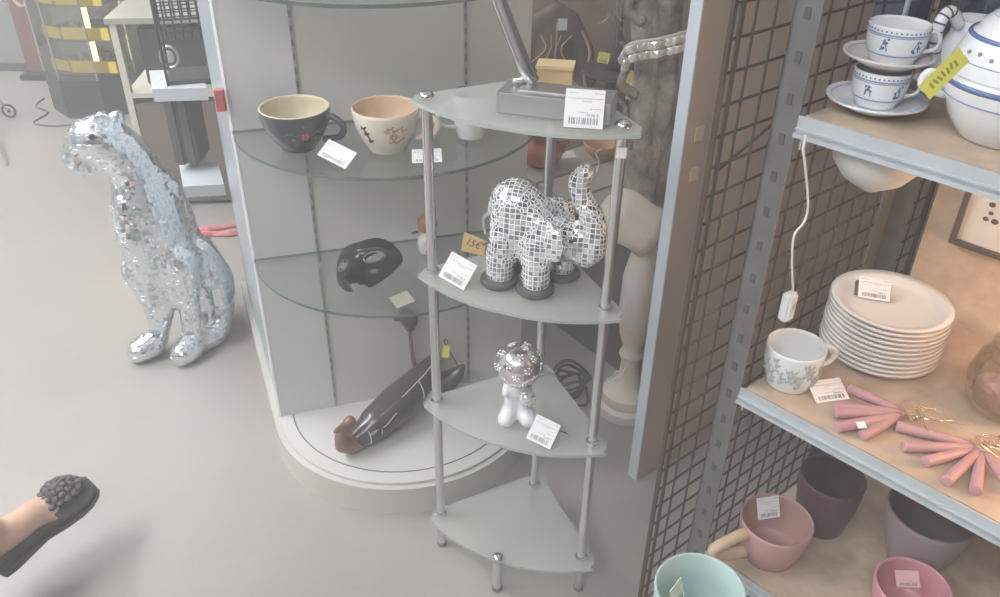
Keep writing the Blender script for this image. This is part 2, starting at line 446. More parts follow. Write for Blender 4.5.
def deco_dark(T, surf):
    a0 = camang(T.location)
    petals(T, surf, a0+.25, .038, .007, PINKG); petals(T, surf, a0+.25, .038, .0028, mat('cream dot', (230, 210, 190), .5), 1, name='flower_centre')
    sprig(T, surf, [(a0+.45, .040), (a0+.6, .044), (a0+.75, .043)][::-1], GREENG); sprig(T, surf, [(a0, .042), (a0-.2, .046), (a0-.4, .043)], GREENG)
    petals(T, surf, a0+.6, .032, .003, PINKG, 4); petals(T, surf, a0-.15, .034, .003, PINKG, 4); petals(T, surf, a0+.2, .058, .0025, PINKG, 3)
def deco_cream(T, surf):
    a0 = camang(T.location)
    sprig(T, surf, [(a0-.75, .055), (a0-.68, .044), (a0-.58, .030)], BLACKPT, .0012, .008, 'painted_feather')
    petals(T, surf, a0+.2, .040, .007, mat('pale flower', (200, 160, 130), .5)); petals(T, surf, a0-.0, .052, .004, TANP, 4)
    sprig(T, surf, [(a0+.1, .058), (a0+.25, .052), (a0+.4, .056), (a0+.55, .050)], TANP, .001, .006)
    sprig(T, surf, [(a0+.15, .030), (a0+.35, .028), (a0+.5, .034)], TANP, .001, .005)
RB = .062
p = at(299, 147, ZS1); 
cup('jumbo_cup', 'large dark slate cup painted with small pink flowers on the glass shelf', p, .062, .075, DARKGLAZE, INBEIGE, -.25, deco=deco_dark, foot=.5, hm=DARKGLAZE, hs=.95)
bmr = None
p2 = at(388, 148, ZS1)
cup('jumbo_cup', 'large cream cup with black feather and tan flowers, right of the dark cup', p2, .060, .077, BEIGEG, mat('pinkish glaze inside', (214, 186, 160), .3), -.05, deco=deco_cream, foot=.58, k=2.0)
p3 = at(471, 136, ZS1)
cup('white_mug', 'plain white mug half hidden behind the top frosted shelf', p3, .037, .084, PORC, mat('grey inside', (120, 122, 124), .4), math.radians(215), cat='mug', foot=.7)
card('price_tag', at(338, 163, ZS1+.001), .060, .036, yaw=-.12, tilt=.62, roll=-.42, label='white price tag lying against the dark flowered cup')
card('price_tag', at(427, 160, ZS1+.001), .052, .030, yaw=.05, tilt=.5, roll=.05, label='white price tag beside the cream cup, behind the left chrome pole')

# ------------------------------------------------------------------ mask
MASKM = mat('dark brown lacquer', (52, 47, 45), .3, coat=.4, var=.2, vscale=30)
mp = at(372, 292, ZS2)
T = thing('carnival_mask', 'dark glossy half mask with cut out eyes lying on the glass shelf', 'mask', mp, 0)
bm = B(); NU, NV = 44, 30; grid = {}
def maskpt(u, v):
    # u -1..1 across, v -1..1 up
    x = u*.055*(1-.18*max(0, -v)**2); z = v*.036*(1-.25*abs(u)**3)+.004*abs(u)
    y = -.036*(1-(abs(u)*.96)**2.4)*(1-(abs(v)*.6)**2)
    ns = math.exp(-((u-.0)/.20)**2)*math.exp(-((v+.55)/.42)**2); y -= .026*ns; z -= .006*ns
    for s in (-1, 1): y += .007*math.exp(-((u-s*.45)/.25)**2-((v-.12)/.3)**2)
    y -= .004*math.exp(-((v-.5)/.15)**2)*(1-abs(u)**2)
    return Vector((x, y, z))
for i in range(NU+1):
    for j in range(NV+1):
        u = i/NU*2-1; v = j/NV*2-1
        vv = v*(1 if v > 0 else (1-.25*(1-min(1, abs(u)/.35))*0))*math.sqrt(max(.02, 1-abs(u)**3.5))
        grid[i, j] = (bm.verts.new(maskpt(u, vv)), u, vv)
for i in range(NU):
    for j in range(NV):
        uc = (grid[i, j][1]+grid[i+1, j][1])/2; vc = (grid[i, j][2]+grid[i, j+1][2])/2
        eye = any(((uc-s*.47)/.20)**2+((vc-.10-(uc-s*.47)*s*.5)/.18)**2 < 1 for s in (-1, 1))
        mouth = ((uc)/.26)**2+((vc+1.02)/.22)**2 < 1
        if eye or mouth: continue
        bm.faces.new([grid[a][0] for a in ((i, j), (i+1, j), (i+1, j+1), (i, j+1))])
bmesh.ops.solidify(bm, geom=list(bm.faces), thickness=.0025)
mo = obj('mask_shell', bm, MASKM, T, smooth='all')
mo.rotation_euler = Euler((math.radians(-48), math.radians(-24), math.radians(-14))); mo.location = (.002, -.008, .052); mo.scale = (1.38, 1.38, 1.38)
for s in (-1, 1):
    bm = B()
    pts = [maskpt(s*.47+.24*math.cos(a), .10+s*.24*math.cos(a)*.5*0+.22*math.sin(a))+Vector((0, -.0015, 0)) for a in [2*PI*k/24 for k in range(24)]]
    tube(bm, pts, .0011, 6, closed=True)
    eo = obj('eye_trim', bm, mat('silver trim', (120, 116, 112), .3, .6), T, smooth='all'); eo.rotation_euler = mo.rotation_euler; eo.location = mo.location; eo.scale = mo.scale
card('price_tag', at(402, 302, ZS2+.001), .040, .030, yaw=.5, tilt=.3, roll=.15, label='blank cream card lying right of the dark mask', mode='blank', m=mat('cream card', (226, 222, 206), .6))

# ------------------------------------------------------------------ little bottle figure
bp_ = at(428, 252, ZS2)
T = thing('bottle_figure', 'small white glass figure with an orange brown ball head behind the mask', 'figurine', bp_, 0)
bm = B(); lathe(bm, [(0, 0), (.017, 0), (.021, .006), (.021, .030), (.016, .040), (.009, .046), (.009, .050), (0, .050)], 24); obj('body', bm, mat('frosty white glass', (214, 208, 206), .15, coat=.5), T, smooth='all')
bm = B(); ball(bm, (0, 0, .066), .021, 24, (1, 1, .95)); obj('head', bm, mat('orange brown glaze', (176, 118, 84), .15, coat=.5, var=.2), T, smooth='all')
bm = B(); tube(bm, [(-.018, -.008, .052), (-.028, -.012, .050), (-.032, -.012, .052)], [.003, .003, .0015], 8); obj('beak', bm, mat('grey metal', (110, 108, 106), .3, .5), T)
bm = B(); box(bm, (.004, -.0225, .016), (.018, .001, .014)); obj('paper_label', bm, PAPER, T)
bm = B(); x = -.003
for k in range(7): box(bm, (-.003+k*.0022, -.0232, .013), (.0011, .0004, .006))
obj('barcode', bm, INK, T)

# ------------------------------------------------------------------ wooden birds on the deck
ZD = .084
DARKW = mat('dark varnished wood', (70, 66, 64), .3, coat=.3, var=.15, vscale=25)
REDW = mat('reddish brown wood', (132, 96, 82), .4, coat=.2, var=.12, vscale=30)
WL = mat('white painted line', (216, 212, 204), .5)
A = at(358, 448, ZD); E = at(432, 404, ZD)
T = thing('wooden_duck', 'dark varnished wooden duck with white lines and a brown neck, lying low', 'wooden bird', A, 0)
ex = (E-A); ex.z = 0; L = ex.length; ex.normalize(); ey = Vector((-ex.y, ex.x, 0))
def dk(a, b, c): return ex*a*L+ey*b+Vector((0, 0, c))
bm = B()
chain(bm, [(*dk(.02, 0, .028), .026), (*dk(.25, 0, .042), .040), (*dk(.55, 0, .060), .047), (*dk(.85, 0, .090), .036), (*dk(1.05, 0, .125), .018), (*dk(1.08, 0, .145), .010)])
bm = remesh(bm, .004, 10); zl = min(v.co.z for v in bm.verts)
for v in bm.verts:
    if v.co.z < .0: v.co.z = 0
obj('body', bm, DARKW, T, smooth='all')
bm = B()
chain(bm, [(*dk(.06, 0, .026), .024), (*dk(-.08, 0, .022), .022), (*dk(-.17, 0, .034), .019), (*dk(-.19, 0, .056), .014), (*dk(-.13, 0, .076), .013), (*dk(-.06, 0, .086), .014)])
chain(bm, [(*dk(-.10, 0, .082), .011), (*dk(-.20, -.004, .088), .007), (*dk(-.26, -.006, .088), .005)])
bm = remesh(bm, .003, 6)
for v in bm.verts:
    if v.co.z < .0: v.co.z = 0
obj('neck_and_head', bm, REDW, T, smooth='all')
def body_r(s):
    K = [(.02, .028, .026), (.25, .042, .040), (.55, .060, .047), (.85, .090, .036), (1.08, .125, .018)]
    for a, b_ in zip(K, K[1:]):
        if s <= b_[0]: u = (s-a[0])/(b_[0]-a[0]); return a[1]+(b_[1]-a[1])*u, a[2]+(b_[2]-a[2])*u
    return K[-1][1:]
def onb(s, ang):
    c, r = body_r(s); r *= 1.0
    return dk(s, -r*math.cos(ang), c+r*math.sin(ang))
bm = B()
tube(bm, [onb(s/20, 1.0) for s in range(1, 20)], .0012, 6); tube(bm, [onb(s/20, .45+.1*math.sin(s)) for s in range(2, 9)], .0010, 6)
tube(bm, [onb(.08, a/10) for a in range(-6, 20)], .0014, 6); tube(bm, [onb(.2, a/10) for a in range(0, 14)], .0012, 6)
tube(bm, [onb(.75, a/10) for a in range(-2, 11)], .0012, 6)
tube(bm, [onb(.12+.04*math.cos(a), .7+.35*math.sin(a)) for a in [2*PI*k/16 for k in range(16)]], .001, 6, closed=True)
obj('white_lines', bm, WL, T)
A2 = at(447, 396, ZD); A2 = Vector((A2.x+.000, A2.y-.012, ZD))
T = thing('wooden_bird', 'standing wooden bird with thin brown neck and dark head behind the duck', 'wooden bird', A2, 0)
zt = aty(408, 322, A2.y).z-ZD; hx = aty(408, 322, A2.y).x-A2.x; nb = aty(413, 368, A2.y)-A2
bm = B(); chain(bm, [(-.025, -.0, .050, .024), (0, 0, .052, .028), (.025, .0, .075, .020), (.04, 0, .100, .008)])
for s in (-1, 1): chain(bm, [(-.005, s*.012, .04, .006), (-.005, s*.014, .006, .006), (-.018, s*.014, .006, .006)])
bm = remesh(bm, .0035, 6)
for v in bm.verts: v.co.z = max(0, v.co.z)
obj('body', bm, DARKW, T, smooth='all')
bm = B(); pts = curve([(-.022, 0, .055), (nb.x*.9, nb.y, nb.z), (nb.x-.001, 0, (nb.z+zt)/2), (hx+.004, 0, zt-.01)], 5); tube(bm, pts, [.010-.0055*min(1, i/8) for i in range(len(pts))], 10); obj('neck', bm, REDW, T, smooth='all')
bm = B(); chain(bm, [(hx+.004, 0, zt-.012, .014), (hx+.004, 0, zt+.006, .021), (hx-.004, 0, zt+.022, .014), (hx-.020, -.002, zt+.010, .007), (hx-.030, -.002, zt+.006, .004)])
bm = remesh(bm, .003, 5); obj('head', bm, DARKW, T, smooth='all')
yt = at(446, 350, .20); yt = aty(446, 352, A2.y-.03)
T2 = thing('tied_tag', 'small yellow tag tied on the wooden bird behind the left chrome pole', 'price tag', yt, 0)
bm = B(); box(bm, (0, 0, 0), (.016, .001, .034), Matrix.Rotation(.15, 3, 'Y')); obj('paper', bm, YELLOWP, T2)
bm = B(); tube(bm, curve([(0, 0, .016), (.004, .01, .024), (-.004, .02, .012), tuple(Vector((A2.x+.03, A2.y-.004, ZD+.104))-yt)], 5), .0012, 6); obj('string', bm, DARKINK, T2)

# ------------------------------------------------------------------ corner rack with frosted glass shelves
PL = at(442, 544, 0); PR = at(578, 588, 0)
PL = Vector((PL.x, PL.y)); PR = Vector((PR.x, PR.y)); mid = (PL+PR)/2; ch = (PR-PL)
cd = ch.normalized(); cn = Vector((-cd.y, cd.x)); PA = mid+cn*(ch.length*.5); RAD = (PL-PA).length
PF = PA-cn*RAD
T_ = thing('corner_rack', 'chrome corner rack with four frosted glass shelves, in front of the white stand', 'shelf rack', (0, 0, 0))
ZR = [.092, .392, .672, .974]
def rshelf(z):
    bm = B(); pts = []
    off = .022
    a0 = math.atan2(*(PL-PA).yx); a1 = math.atan2(*(PR-PA).yx)
    while a1 < a0: a1 += 2*PI
    R2 = RAD+.022; ctr = PA+cn*.004+cd*.006
    # rounded sector: arc then round tips
    for k in range(25):
        a = a0+(a1-a0)*k/24; pts.append(ctr+Vector((math.cos(a), math.sin(a)))*R2*(1.0+.05*(abs(k-12)/12)**3-.055*(1-abs(k-12)/12)))
    dr = (PR-PA).normalized(); dl = (PL-PA).normalized()
    nr = Vector((-dr.y, dr.x)); nl = Vector((dl.y, -dl.x))
    for k in range(1, 6): 
        a = k/6*PI*.5; pts.append(PR+dr*(.03*math.cos(a)+.0)+nr*.024*math.sin(a))
    pts.append(PA+dr*.03+nr*.024); 
    for k in range(5):
        a = a1+PI/2*.9+(PI/2*.2+ (PI/2))*k/4*.8
        pts.append(PA+Vector((math.cos(a), math.sin(a)))*.03)
    pts.append(PA+dl*.03+nl*.024)
    for k in range(5, 0, -1):
        a = k/6*PI*.5; pts.append(PL+dl*(.018*math.cos(a))+nl*.016*math.sin(a))
    # convex hull order by angle about centroid
    c = sum(pts, Vector((0, 0)))/len(pts)
    pts.sort(key=lambda q: math.atan2(q.y-c.y, q.x-c.x))
    prism(bm, pts, z-.006, z, 0, 1)
    return obj('glass_shelf', bm, parent=T_, mats=[FROST, FEDGE])
for z in ZR: rshelf(z)
POLE = mat('chrome pole', (214, 214, 214), .18, .95)
for P in (PL, PR, PA):
    bm = B()
    tube(bm, [(P.x, P.y, .004), (P.x, P.y, ZR[-1]-.006)], .0085, 16)
    for z in ZR[:-1]: lathe(bm, [(.0085, z), (.0115, z), (.0115, z+.004), (.0085, z+.005)], 16, (P.x, P.y, 0))
    po = obj('pole', bm, POLE, T_, smooth=True)
    bm = B(); lathe(bm, [(0, 0), (.010, 0), (.010, .008), (.0086, .010)], 16, (P.x, P.y, 0)); obj('foot', bm, mat('grey rubber', (120, 118, 114), .6), T_, smooth=True)
    if P is not PA or True:
        bm = B(); lathe(bm, [(.012, 0), (.012, .003), (.009, .007), (.004, .0095), (0, .010)], 18, (P.x, P.y, ZR[-1])); obj('pole_cap', bm, CHROME, T_, smooth=True)
bm = B(); tube(bm, [(PF.x, PF.y, .004), (PF.x, PF.y, ZR[0]-.006)], .0085, 16); obj('short_pole', bm, POLE, T_, smooth=True)
bm = B(); lathe(bm, [(0, 0), (.010, 0), (.010, .008), (.0086, .010)], 16, (PF.x, PF.y, 0)); obj('foot', bm, MATS['grey rubber'], T_, smooth=True)
bm = B(); lathe(bm, [(.012, 0), (.012, .003), (.009, .007), (.004, .0095), (0, .010)], 18, (PF.x, PF.y, ZR[0])); obj('pole_cap', bm, CHROME, T_, smooth=True)
ps = PR
bm = B(); q = aty(627, 153, PR.y-.0095); box(bm, (PR.x, PR.y-.0095, q.z), (.014, .001, .016)); box(bm, (PR.x, PR.y-.0095, q.z), (.001, .001, .001)); obj('white_sticker', bm, PAPER, T_)

# chrome lamp on the top shelf
ZT = ZR[-1]
c0 = at(496, 113, ZT); c1 = at(609, 126, ZT)
dv = Vector((c1.x-c0.x, c1.y-c0.y)); Lb = dv.length; dv.normalize(); nv = Vector((-dv.y, dv.x))
Dp = .062; Hb = .030
T = thing('desk_lamp', 'silver desk lamp with a heavy block base and polished arm on the top shelf', 'lamp', (c0.x, c0.y, ZT), 0)
loc = lambda a, b_, z: Vector((dv.x*a+nv.x*b_, dv.y*a+nv.y*b_, z))
bm = B(); v = box(bm, loc(Lb/2, Dp/2, Hb/2), (Lb, Dp, Hb), rz(math.atan2(dv.y, dv.x)))
bmesh.ops.bevel(bm, geom=list(bm.edges), offset=.0015, segments=2, affect='EDGES'); obj('base', bm, BRUSHED, T)
bm = B(); box(bm, loc(Lb*.42, Dp*.5, Hb+.001), (Lb*.5, Dp*.5, .002), rz(math.atan2(dv.y, dv.x))); obj('base_plate', bm, mat('satin steel', (205, 205, 205), .25, .9), T)
fa = aty(528, 80, c0.y+.035); arm_top = aty(500, 2, c0.y+.035)
o0 = Vector((c0.x, c0.y, ZT)); ft = at(530, 83, ZT+Hb+.002)-o0; 
pt = aty(523, 66, ft.y+o0.y)-o0; p_top = aty(498, -2, ft.y+o0.y+.02)-o0; far = aty(480, -60, ft.y+o0.y+.04)-o0
bm = B(); chain(bm, [(ft.x-.022, ft.y-.004, ft.z+.004, .0045), (ft.x, ft.y, ft.z+.007, .0075), (pt.x, pt.y, pt.z+.004, .008)]); bm = remesh(bm, .002, 5); obj('arm_foot', bm, CHROME, T, smooth='all')
bm = B(); tube(bm, curve([(ft.x+.004, ft.y, ft.z+.002), (pt.x+.002, pt.y, pt.z), tuple(p_top), tuple(far)], 8), .0105, 14); obj('arm', bm, mat('satin chrome', (196, 196, 198), .2, .95), T, smooth='all')
bm = B(); hd = far; box(bm, hd+Vector((-.07, 0, .004)), (.20, .035, .016)); bmesh.ops.bevel(bm, geom=list(bm.edges), offset=.004, segments=2, affect='EDGES'); obj('lamp_head', bm, BRUSHED, T)
bm = B(); box(bm, hd+Vector((-.07, 0, -.006)), (.17, .026, .004)); obj('diffuser', bm, mat('off diffuser', (220, 220, 215), .4), T)
tp = at(583, 124, ZT+.001)
card('price_tag', (tp.x, tp.y-.004, ZT+.0005), .0535, .052, yaw=-.06, tilt=math.radians(62), roll=-.03, label='upright white price tag leaning on the silver lamp base')
q = at(545, 76, ZT)
T = thing('wooden_box', 'small tan wooden box behind the silver lamp base on the top shelf', 'box', at(555, 83, ZT), -.15)
bm = B(); box(bm, (0, 0, .013), (.054, .034, .026)); obj('box_body', bm, mat('tan wood', (206, 176, 132), .5, var=.06), T)
bm = B(); box(bm, (0, 0, .0285), (.058, .038, .005)); obj('lid', bm, mat('pale tan wood', (218, 190, 146), .45, var=.06), T)

# ------------------------------------------------------------------ mirrored elephant
ZE = ZR[2]
ep = at(537, 280, ZE)
T = thing('mosaic_elephant', 'mirror mosaic elephant with raised trunk and dark soles on the second frosted shelf', 'figurine', ep, math.radians(-14))
bm = B()
ball(bm, (-.028, .0, .105), 1, 24, (.052, .044, .058), Matrix.Rotation(.25, 3, 'Y'))
ball(bm, (-.040, 0, .126), 1, 20, (.044, .042, .050))
chain(bm, [(-.02, 0, .108, .042), (.026, 0, .090, .034), (.042, 0, .082, .030)])
for (x, y) in ((-.058, -.024), (-.058, .024), (.004, -.034), (.036, .026)):
    chain(bm, [(x*.9, y*.9, .085, .026), (x, y, .040, .0235), (x, y, .018, .0235)])
chain(bm, [(.050, 0, .088, .028), (.068, -.002, .064, .021), (.078, -.004, .060, .021), (.090, -.004, .074, .021), (.094, -.004, .098, .020), (.088, -.003, .124, .019), (.072, -.001, .146, .018), (.060, 0, .168, .017), (.058, 0, .186, .018), (.066, 0, .201, .016)])
for s in (-1, 1):
    M = Matrix.Rotation(s*.35, 3, 'Z') @ Matrix.Rotation(-.25, 3, 'Y')
    ball(bm, (.016, s*.042, .098), 1, 20, (.040, .009, .042), M)
bm = remesh(bm, .0088, 3, .5)
for v in bm.verts: v.co.z = max(v.co.z, .006)
mosaic(bm, .0010, .12, 3, .38, .0003)
obj('body', bm, parent=T, mats=[GROUT, MIRROR, MIRRORD])
bm = B()
for (x, y) in ((-.058, -.024), (-.058, .024), (.004, -.034), (.036, .026)):
    lathe(bm, [(0, 0), (.029, 0), (.032, .004), (.031, .010), (.026, .013), (0, .013)], 24, (x, y, 0))
obj('soles', bm, mat('dark grey paint', (84, 84, 86), .5), T, smooth=True)
bm = B()
bm.free()
for s in (-1, 1):
    bm = B(); ball(bm, (.056, s*.025, .094), .0035, 10); obj('eye', bm, BLACKP, T, smooth='all')
bm = B(); tube(bm, curve([(-.078, 0, .12), (-.092, 0, .10), (-.088, 0, .07)], 5), [.005-.003*i/10 for i in range(11)], 8); obj('tail', bm, GROUTS, T, smooth='all')
bm = B(); tube(bm, curve([(.084, 0, .205), (.086, 0, .222), (.080, .004, .232), (.088, .004, .240)], 6), .0007, 5); obj('hanging_thread', bm, PAPER, T)
card('price_tag', at(458, 284, ZE+.001), .048, .046, yaw=-.15, tilt=.95, roll=-.42, label='white price tag propped beside the left chrome pole near the mirrored elephant')
kp = aty(473, 244, at(470, 268, ZE).y+.012)
T = thing('kraft_tag', 'brown paper tag handwritten 15 euro tied to the mirrored elephant', 'price tag', kp, 0)
R_ = Euler((math.radians(70), 0, math.radians(-10))); T.rotation_euler = R_
bm = B(); prism(bm, [(-.019, -.014), (.019, -.018), (.024, .007), (-.017, .019)], 0, .0008); obj('paper', bm, FLOORCARD, T)
text_obj('handwritten_price', '15€', .017, DARKINK, T, (0, .000, .0009), (0, 0, -.25), shear=.3)
bm = B(); tube(bm, curve([(.017, .0, .001), (.024, .004, .004), (.032, .0, .0)], 5), .0011, 6); obj('string', bm, DARKINK, T)

# ------------------------------------------------------------------ little figure with silver ball head
ZF = ZR[1]
fp = at(517, 418, ZF)
T = thing('ball_head_figurine', 'small white porcelain figure with a big silver ball head on the third frosted shelf', 'figurine', fp, 0); T.scale = (1.22, 1.22, 1.16)
bm = B()
for s in (-1, 1):
    chain(bm, [(s*.007, 0, .062, .013), (s*.008, -.002, .032, .012), (s*.011, -.002, .014, .014), (s*.016, -.016, .012, .0135)])
chain(bm, [(0, 0, .060, .017), (0, 0, .078, .014)])
chain(bm, [(-.014, 0, .072, .007), (-.018, -.012, .058, .006)]); chain(bm, [(.014, 0, .072, .007), (.012, -.016, .056, .006)])
bm = remesh(bm, .0028, 6)
for v in bm.verts: v.co.z = max(0, v.co.z)
obj('body', bm, mat('white bisque', (232, 232, 236), .35, coat=.3), T, smooth='all')
def rosette(bm, c, R, n, r):
    for k in range(n):
        z = 1-2*(k+.5)/n; a = k*2.39996; q = math.sqrt(1-z*z)
        nrm = Vector((q*math.cos(a), q*math.sin(a), z)); pp = Vector(c)+nrm*R
        x = nrm.orthogonal().normalized(); y = nrm.cross(x)
        for j in range(5):
            e = 2*PI*j/5; ball(bm, pp+(x*math.cos(e)+y*math.sin(e))*r, r*.62, 8)
        ball(bm, pp+nrm*r*.2, r*.45, 8)
bm = B(); ball(bm, (0, -.002, .106), .033, 28); rosette(bm, (0, -.002, .106), .0325, 30, .0042)
obj('ball_head', bm, mat('silver plating', (242, 240, 242), .16, 1.0), T, smooth='all')
bm = B(); ball(bm, (.014, -.024, .060), .0105, 16); rosette(bm, (.014, -.024, .060), .0102, 14, .003)
obj('small_silver_ball', bm, MATS['silver plating'], T, smooth='all')
card('price_tag', at(543, 441, ZF+.001), .046, .046, yaw=-.2, tilt=.85, roll=-.30, label='white price tag at the feet of the small silver headed figure')
bm = B(); a_ = at(556, 430, ZF+.004); tube(bm, [a_, a_+Vector((.02, -.006, -.002))], .0008, 6); tag(obj('plastic_tag_pin', bm, BLACKP), 'thin dark tag pin right of the price tag on the third frosted shelf', 'tag pin')

# ------------------------------------------------------------------ silver mosaic cat
def W(px, py, y): 
    q = aty(px, py, y); return q
bm = B()
def ch3(pts):
    out = []
    for px, py, y, r in pts:
        q = aty(px, py, y); out.append((q.x, q.y, q.z, r))
    chain(bm, out)
fa_ = at(152, 346, .03); fb_ = at(190, 348, .03); hh_ = at(217, 332, .03)
# neck, chest, back
ch3([(102, 142, 1.91, .058), (122, 150, 1.93, .058), (136, 172, 1.94, .062), (146, 205, 1.94, .085), (158, 236, 1.95, .086), (174, 258, 1.97, .060)])
ch3([(140, 160, 1.95, .040), (166, 190, 1.98, .044), (183, 232, 2.00, .044), (192, 254, 2.00, .040)])
ch3([(130, 205, 1.90, .048), (136, 235, 1.89, .055), (150, 262, 1.90, .050)])
ch3([(140, 270, 1.90, .050), (148, 290, 1.89, .036), (160, 318, 1.885, .031)])
# muzzle
ch3([(100, 138, 1.91, .058), (88, 140, 1.90, .050), (77, 151, 1.895, .034), (75, 160, 1.89, .030)])
ch3([(82, 160, 1.895, .030), (96, 158, 1.90, .034)])
ch3([(79, 152, 1.885, .034), (76, 163, 1.875, .028), (84, 168, 1.88, .026)])
for px, y in ((114, 1.93), (99, 1.99)):
    ch3([(px+1, 128, y, .022), (px+4, 117, y, .019)])
# front legs
bm_p = [(aty(157, 300, 1.89), .034), (aty(160, 325, 1.885), .028)]
def legc(pts):
    chain(bm, [(p_[0], p_[1], p_[2], r) for p_, r in pts])
legc([(aty(166, 270, 1.91), .045), (aty(163, 305, 1.885), .031), (Vector((fa_.x+.015, fa_.y+.02, .05)), .030), (Vector((fa_.x, fa_.y, .034)), .040), (Vector((fa_.x-.025, fa_.y-.02, .028)), .037)])
legc([(aty(182, 262, 1.91), .050), (aty(189, 300, 1.89), .030), (Vector((fb_.x+.008, fb_.y+.02, .05)), .029), (Vector((fb_.x+.004, fb_.y, .032)), .038), (Vector((fb_.x-.012, fb_.y-.025, .026)), .035)])
# haunches and hind feet
legc([(aty(200, 252, 1.99), .045), (aty(216, 279, 1.98), .050), (aty(219, 292, 1.98), .046), (Vector((hh_.x+.01, hh_.y+.03, .06)), .034), (Vector((hh_.x, hh_.y, .030)), .034), (Vector((hh_.x-.015, hh_.y-.03, .026)), .030)])
legc([(aty(188, 252, 2.03), .040), (Vector((hh_.x-.05, hh_.y+.12, .12)), .042), (Vector((hh_.x-.05, hh_.y+.08, .030)), .030)])

bm = remesh(bm, .0115, 3, .5)
cen = Vector((fa_.x+.08, fa_.y+.08, 0))
for v in bm.verts:
    v.co.z = max(v.co.z, .001); v.co -= cen
mosaic(bm, .0005, .07, 5, .18, .0002)
T = thing('mosaic_cat', 'large silver mirror mosaic cat sitting on the concrete floor', 'sculpture', cen, 0)
FOIL = mat('silver foil body', (206, 214, 222), .16, 1.0)
obj('body', bm, parent=T, mats=[GROUTS, mat('mirror chip', (244, 247, 250), .11, .97), mat('blueish mirror chip', (196, 212, 224), .14, .97)])
bm = B()
for px, py, y in ((92, 137, 1.842), ): ball(bm, aty(px, py, y)-cen, .008, 12)
obj('eye', bm, BLACKP, T, smooth='all')
bm = B(); ball(bm, aty(71, 150, 1.868)-cen, .009, 12, (1.2, .8, .8)); obj('nose', bm, MATS['dark grey paint'], T, smooth='all')
bm = B(); q = at(221, 231, 0)  # strands stand in for a red reflection on the glossy side
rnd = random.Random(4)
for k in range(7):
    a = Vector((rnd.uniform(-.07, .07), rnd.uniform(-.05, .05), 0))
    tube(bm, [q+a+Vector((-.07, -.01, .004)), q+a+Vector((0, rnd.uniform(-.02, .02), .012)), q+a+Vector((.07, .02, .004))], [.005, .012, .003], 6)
tag(obj('red_reflection_strands', bm, mat('faded red ribbon', (222, 140, 142), .6)), 'pale red strands standing in for a red reflection behind the silver cat', 'glint')
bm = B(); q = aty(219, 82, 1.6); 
qq = Vector((P0.x, P0.y, q.z))+Vector((-.012, -.008, 0))  # red block stands in for a reflection at the panel edge
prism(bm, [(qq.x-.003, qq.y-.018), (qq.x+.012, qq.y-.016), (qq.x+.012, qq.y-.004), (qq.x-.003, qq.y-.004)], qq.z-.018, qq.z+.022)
rc = tag(obj('red_reflection_block', bm, mat('reflected red', (190, 96, 92), .4)), 'small red block standing in for a reflection at the left white panel edge', 'reflection')

# ------------------------------------------------------------------ person stepping into the picture (most of the body is left of the frame)
SKIN = mat('skin', (206, 168, 146), .5, var=.04, vscale=20)
toe = at(92, 486, .135); heel = at(2, 566, .075)
fd = (toe-heel); FLn = fd.length; fdn = fd.normalized()
T = thing('person', 'person stepping in from the left wearing a dark flat shoe with a rosette', 'person', (heel.x, heel.y-.3, 0), 0)
O = Vector(T.location)
up = Vector((0, 0, 1)); sd = fdn.cross(up).normalized(); fu = sd.cross(fdn).normalized()
def fpt(a, s_, u_): return heel+fd*a+sd*s_+fu*u_-O
knee = Vector((heel.x-.10, heel.y-.20, .47)); ankle = heel+fd*.16+fu*.065
hip = Vector((knee.x-.03, knee.y-.22, .88)); pel = hip+Vector((-.09, -.02, .02))
bm = B()
def c4(*pts): chain(bm, [(*(Vector(p_)-O), r) for p_, r in pts])
c4((hip, .085), ((hip+knee)/2, .072), (knee, .052), (knee.lerp(ankle, .35), .052), (knee.lerp(ankle, .8), .034), (ankle, .032), (heel+fd*.12+fu*.032, .030))
chain(bm, [(*fpt(.18, 0, .055), .033), (*fpt(.45, .0, .048), .031), (*fpt(.66, .0, .034), .026), (*fpt(.86, .0, .024), .020)])
chain(bm, [(*fpt(.60, .018, .026), .020), (*fpt(.82, .014, .022), .017)]); chain(bm, [(*fpt(.60, -.018, .026), .018), (*fpt(.80, -.016, .020), .014)])
